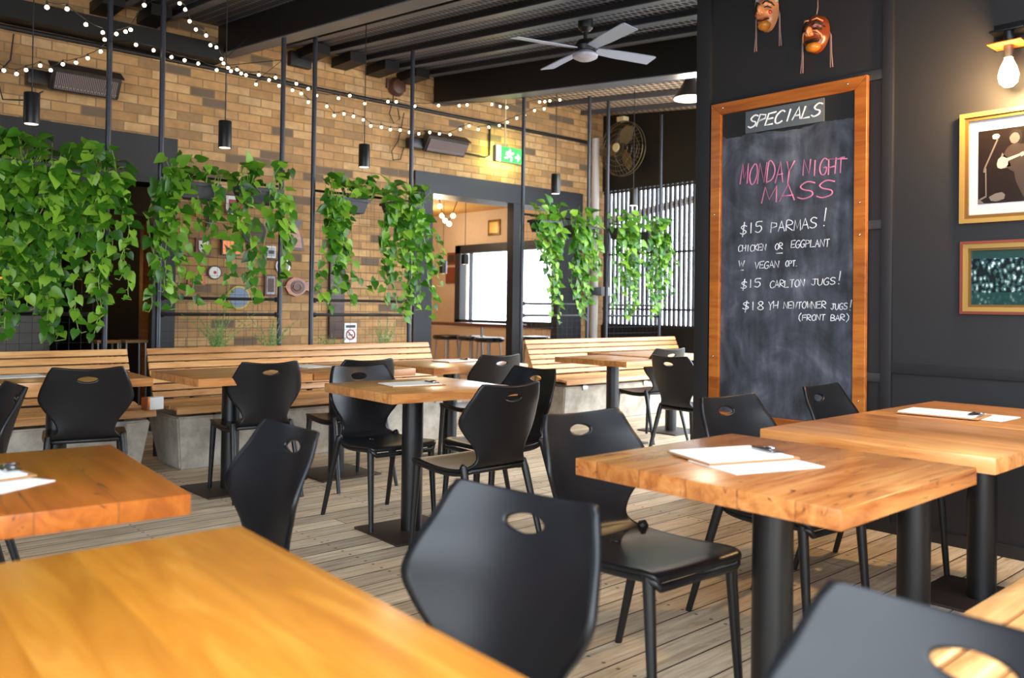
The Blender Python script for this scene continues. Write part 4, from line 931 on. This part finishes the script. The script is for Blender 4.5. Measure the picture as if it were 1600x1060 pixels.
# a seated guitarist beside a microphone stand, coordinates measured right and down from the print's corner
figpoly('guitarist_shape', 'photo_grey', [[(.30, .15), (.285, .11), (.29, .07), (.31, .045), (.34, .035), (.37, .05), (.385, .08), (.38, .115), (.36, .15), (.33, .165)], [(.22, .24), (.27, .30), (.30, .38), (.24, .40), (.19, .33)]])
figpoly('jacket_shape', 'photo_mid', [[(.31, .165), (.37, .16), (.42, .18), (.47, .22), (.50, .28), (.50, .35), (.47, .41), (.43, .45), (.34, .45), (.29, .42), (.25, .36), (.22, .31), (.24, .24), (.27, .19)], [(.33, .45), (.46, .45), (.45, .52), (.44, .58), (.45, .66), (.52, .70), (.52, .72), (.44, .72), (.40, .68), (.37, .60), (.34, .52)]])
figpoly('hair_shape', 'm_black', [[(.28, .10), (.285, .06), (.31, .03), (.345, .02), (.385, .04), (.40, .09), (.395, .16), (.375, .18), (.378, .10), (.36, .06), (.33, .05), (.305, .065)]], x=-.0146)
figpoly('guitar_shape', 'photo_lt', [[(.185, .30), (.21, .28), (.24, .285), (.26, .30), (.45, .245), (.455, .26), (.27, .33), (.275, .36), (.25, .39), (.21, .40), (.18, .385), (.172, .35)]], dx=-.0012)
figpoly('hand_shape', 'photo_lt', [[(.38, .26), (.41, .25), (.425, .28), (.39, .30)], [(.25, .31), (.28, .32), (.27, .35), (.24, .34)]], dx=-.0016)
figpoly('microphone_shape', 'photo_lt', [[(.13, .06), (.15, .045), (.18, .045), (.20, .065), (.19, .09), (.16, .10), (.135, .09)]], dx=-.0012)
figpoly('floor_shape', 'photo_grey', [[(.02, .68), (.08, .65), (.08, .67), (.02, .70)], [(.10, .67), (.16, .64), (.22, .63), (.25, .66), (.24, .70), (.17, .72), (.12, .71)], [(.0, .68), (.06, .73), (.0, .73)]], dx=-.0012)
m = MB()
def fp(x, z): return (-.0142, pa-x*.5, pb-z*.5)
m.tube([fp(.18, .10), fp(.06, .38), fp(.055, .42)], .004, 5); m.tube([fp(.07, .38), fp(.075, .66)], .003, 5); m.build('microphone_stand', 'photo_grey', t)
MB().box((-.0155, -a, -b), (-.0145, a, b)).build('glass_pane', 'glass', t)
t, a, b = framed('framed_photo', 'smaller framed crowd photograph, lower of the two on the black wall', 1.05, 1.688, 1.19, 1.558, 0, [('outer_frame', .014, .03, 'red_wood'), ('middle_frame', .022, .026, 'gold'), ('inner_frame', .012, .02, 'gold_dark')])
o = MB().box((-.010, -a, -b), (-.002, a, b)).build('print', 'crowd', t, 0)
o.data.transform(Matrix.Translation((4.62, 1.369, 1.374))); o.location = (-4.62, -1.369, -1.374)
t = thing('wall_lamp', 'bare glowing bulb on a bracket high on the black wall', 'lamp', (4.62, 1.44, 2.33))
MB().box((-.02, -.10, .17), (0, .10, .30), bevel=.003).box((-.16, -.075, .225), (-.01, .075, .235), bevel=.002).build('bracket', 'metal_black', t)
MB().box((-.19, -.075, .160), (-.05, .075, .168), bevel=.002).build('shade_plate', 'w_amber', t)
MB().tube([(-.12, 0, .225), (-.12, 0, .10)], .022, 14).build('socket', 'metal_black', t)
MB().lathe([(.016, .10), (.02, .08), (.036, .045), (.046, .005), (.04, -.03), (.02, -.05), (.0, -.054)], (-.12, 0, .01), 20).build('glass_bulb', 'bulb_big', t)
lg = bpy.data.lights.new('wall_lamp_light', 'POINT'); lg.energy = 85; lg.color = (1, .64, .28); lg.shadow_soft_size = .05
o = bpy.data.objects.new('wall_lamp_light', lg); C.objects.link(o); o.parent = t; o.location = (-.19, 0, 0)

def mask(label, y, z, w, h, calm, seed, zstr):
    t = thing('carved_mask', label, 'mask', (4.62, y, z), R(-90), 'carved folk masks on the black wall')   # local -y faces the room, local x runs along the wall
    m = MB(); nu, nv = 22, 26; V = []
    for j in range(nv+1):
        v = -1+2*j/nv; hw = (w/2)*math.sqrt(max(0, 1-abs(v)**2.4))*(1.0 if v > -.2 else 1-.25*(-.2-v)); row = []
        for i in range(nu+1):
            u = -1+2*i/nu; d = .075*math.sqrt(max(0, 1-min(1, u*u*.98)))*(1-.5*v*v)
            d += .022*math.exp(-((u/.22)**2+((v-.02)/.22)**2))+.014*math.exp(-(((abs(u)-.45)/.25)**2+((v+.12)/.16)**2))   # nose root and cheeks
            d -= .012*math.exp(-(((abs(u)-.42)/.2)**2+((v-.18)/.1)**2)); d += .012*math.exp(-((v-.42)/.1)**2)*(1-u*u)
            d -= .018*math.exp(-((u/.5)**2+((v+.42)/.08)**2)); d += .018*math.exp(-((u/.45)**2+((v+.72)/.18)**2))
            row.append(m.b.verts.new((u*hw, -d-.004, v*h/2)))
        V.append(row)
    for j in range(nv):
        for i in range(nu): m.b.faces.new((V[j][i], V[j][i+1], V[j+1][i+1], V[j+1][i]))
    bmesh.ops.remove_doubles(m.b, verts=m.b.verts, dist=1e-5); m.build('face', 'm_pale' if calm else 'm_skin', t, 180)
    m = MB(); m.blob((0, -.098, .0*h), (w*.10, .03, h*.13), 14); m.blob((-w*.07, -.098, -.07*h), (w*.07, .02, h*.05), 10); m.blob((w*.07, -.098, -.07*h), (w*.07, .02, h*.05), 10); m.build('nose', 'm_pale', t, 180)
    m = MB()
    for s in (-1, 1):
        m.tube([(s*w*.06, -.092, h*.16), (s*w*.20, -.088, h*.23), (s*w*.36, -.062, h*.17), (s*w*.42, -.045, h*.10)], [.004, .007, .006, .003], 6)
    m.build('eyebrows', 'm_black', t, 180)
    m = MB()
    for s in (-1, 1): m.tube([(s*w*.12, -.088, h*.06), (s*w*.24, -.080, h*(.085)), (s*w*.35, -.060, h*.04)], [.002, .006, .002], 6)
    m.build('eyes', 'm_black', t, 180)
    m = MB(); m.blob((0, -.066, -.22*h), (w*.28, .022, h*(.018 if calm else .045)), 14); m.build('mouth', 'm_black', t, 180)
    m = MB(); m.blob((0, -.052, -.355*h), (w*.27, .038, h*.13), 16); m.build('chin', 'm_chin', t, 180)
    m = MB()
    if calm:
        for s in (-1, 1): m.blob((s*w*.28, -.064, -.06*h), (w*.10, .014, h*.06), 10)
        m.blob((0, -.075, .32*h), (w*.07, .012, h*.05), 10); m.tube([(-w*.25, -.068, -.20*h), (0, -.088, -.23*h), (w*.25, -.068, -.20*h)], .005, 6); m.build('red_spots', 'm_red', t, 180)
        MB().tube([(-w*.46, -.03, h*.2), (-w*.36, -.045, h*.38), (0, -.052, h*.49), (w*.36, -.045, h*.38), (w*.46, -.03, h*.2)], .012, 8).build('headband', 'm_grey', t, 180)
    else:
        for s in (-1, 1):
            m.tube([(s*w*.10, -.094, h*.02), (s*w*.24, -.086, h*.0), (s*w*.34, -.066, -.10*h), (s*w*.36, -.058, -.20*h)], [.004, .007, .006, .004], 6)
            m.tube([(s*w*.05, -.088, h*.30), (s*w*.22, -.080, h*.33), (s*w*.36, -.052, h*.26)], .005, 6)
        m.build('wrinkles', 'm_pale', t, 180)
    m = MB()
    for s in (-1, 1):
        for k in range(2): m.tube([(s*w*.47, -.012, h*.02), (s*(w*.52+.004*k), -.014, -.1*h), (s*(w*.52+.006*k), -.012, -.55*h), (s*(w*.52+.014*k), -.012, -.92*h)], .0042, 5)
    m.tube([(0, -.02, h*.48), (.004, -.01, h*.7), (0, -.006, zstr)], .004, 5)
    m.build('cord', 'cord', t, 180)
mask('carved reddish wooden mask with open black mouth and hanging cords, right of the two', 2.49, 2.805, .165, .225, False, 1, .26)
mask('carved pale mask with red cheeks and calm smile, cut by the top edge', 2.81, 3.01, .15, .235, True, 2, .2)

# ================================================================== LOUNGE BEHIND THE DOORWAY
t = thing('drink_ledge', 'high brown counter under the white lounge window', 'counter', (7.95, 9.7, 0))
MB().box((-.16, -1.0, .90), (.18, .95, .945), bevel=.004).build('counter_top', 'counter', t)
for y in (-.9, -.35, .9): MB().tube([(-.1, y, 0), (-.1, y, .90)], .022, 10).build('leg', 'steel', t)
def stool(x, y, label):
    t = thing('bar_stool', label, 'stool', (x, y, 0), 0, 'bar stools in the lounge')
    MB().lathe([(.18, .71), (.205, .725), (.21, .755), (.195, .775), (.0, .785)], seg=24).build('seat', 'stool_seat', t)
    for k in range(4):
        a = PI/4+k*PI/2; MB().tube([(.15*math.cos(a), .15*math.sin(a), .73), (.20*math.cos(a), .20*math.sin(a), 0)], .014, 8).build('leg', 'steel', t)
    MB().loop([(.183*math.cos(k*PI/10), .183*math.sin(k*PI/10), .25) for k in range(20)], .008, 6).build('foot_ring', 'steel', t)
for x, y, lab in ((7.46, 9.66, 'black topped steel stool seen left in the doorway'), (7.55, 9.22, 'black topped steel stool, second from left in the doorway'), (7.45, 8.72, 'black topped steel stool right in the doorway'), (8.35, 8.75, 'black topped steel stool behind the door post')): stool(x, y, lab)
for y, z, w, h, lab, mt in ((11.785, 2.02, .25, .21, 'small dark framed picture in the lounge, upper of two', 'photo_mid'), (11.78, 1.73, .33, .28, 'red framed picture in the lounge, lower of two', 'm_skin'), (10.66, 2.50, .30, .26, 'gold framed picture high over the lounge window', 'gold')):
    t = thing('lounge_picture', lab, 'picture', (RX, y, z), 0, 'pictures in the lounge')
    MB().box((-.025, -w/2, -h/2), (0, w/2, h/2), bevel=.003).build('frame', 'gold_dark' if mt == 'gold' else 'red_wood', t); MB().box((-.028, -w/2+.04, -h/2+.04), (-.024, w/2-.04, h/2-.04)).build('print', mt, t)
t = thing('festoon_string', 'string of large warm bulbs by the lounge ceiling', 'string light', (6.9, 9.18, 2.66))
fpts = [(0, 0, .0), (0, -.05, -.13), (0, -.10, -.26), (0, -.17, -.33), (0, -.26, -.38), (0, -.34, -.28), (0, -.45, -.1)]
MB().tube([(0, .1, .13)]+[(p[0], p[1], p[2]+.05) for p in fpts]+[(0, -.6, .13)], .006, 6).build('wire', 'wire', t)
for p in fpts[:6]: MB().blob(p, .032, 12).build('bulb', 'fest', t)
for (x, y, z, e, c) in ((7.2, 9.6, 2.3, 52, (1, .84, .60)), (8.2, 11.3, 2.5, 24, (1, .84, .62))):
    lg = bpy.data.lights.new('lounge_light', 'POINT'); lg.energy = e; lg.color = c; lg.shadow_soft_size = .12
    o = bpy.data.objects.new('lounge_light', lg); C.objects.link(o); o.location = (x, y, z)

# ================================================================== DARK BAR BEHIND THE LEFT OPENING
o = MB().box((2.98, 8.9, 0), (3.12, 9.0, 2.05)).build('timber_post', 'w_amber'); tag(o, 'amber timber post in the dark left opening', 'post')
o = MB().box((2.3, 8.86, 1.98), (3.34, 8.96, 2.06)).build('dark_rail', 'brown'); tag(o, 'brown timber rail across the dark left opening', 'rail')
t = thing('back_bar', 'lit amber bar shelves behind the left vines', 'shelf', (2.2, 12.6, 0))
MB().box((-1.6, 0, 0), (.6, .35, 1.0)).build('counter', 'w_dark', t)
for k in range(4): MB().box((-1.5+.5*k, .30, 1.25), (-1.15+.5*k, .33, 1.8)).build('lit_panel', 'shelf_glow', t)
for z in (1.2, 1.5, 1.82): MB().box((-1.6, .1, z), (.6, .34, z+.03)).build('shelf', 'w_dark', t)
t = thing('booth_seat', 'grey upholstered booth seat behind the left vines', 'seat', (1.6, 8.75, 0))
MB().box((-.7, 0, .3), (.55, .5, .48), bevel=.03).build('cushion', 'grey_cloth', t); MB().box((-.7, .45, .4), (.62, .62, 1.14), bevel=.04).build('backrest', 'grey_cloth', t); MB().box((-.65, .05, 0), (.5, .5, .3)).build('base', 'room_dark', t)
for x, lab in ((2.60, 'tan topped stool in the dark left opening'), (2.86, 'tan topped stool beside the amber post')):
    t = thing('low_stool', lab, 'stool', (x, 8.78, 0), 0, 'stools in the dark opening')
    MB().box((-.11, -.11, .79), (.11, .11, .82), bevel=.004).build('seat', 'w_slat', t)
    for sx in (-1, 1):
        for sy in (-1, 1): MB().tube([(sx*.09, sy*.09, .79), (sx*.10, sy*.10, 0)], .01, 6).build('leg', 'steel', t)
lg = bpy.data.lights.new('bar_light', 'POINT'); lg.energy = 6; lg.color = (1, .7, .4); lg.shadow_soft_size = .1
o = bpy.data.objects.new('bar_light', lg); C.objects.link(o); o.location = (2.2, 10.5, 2.4)
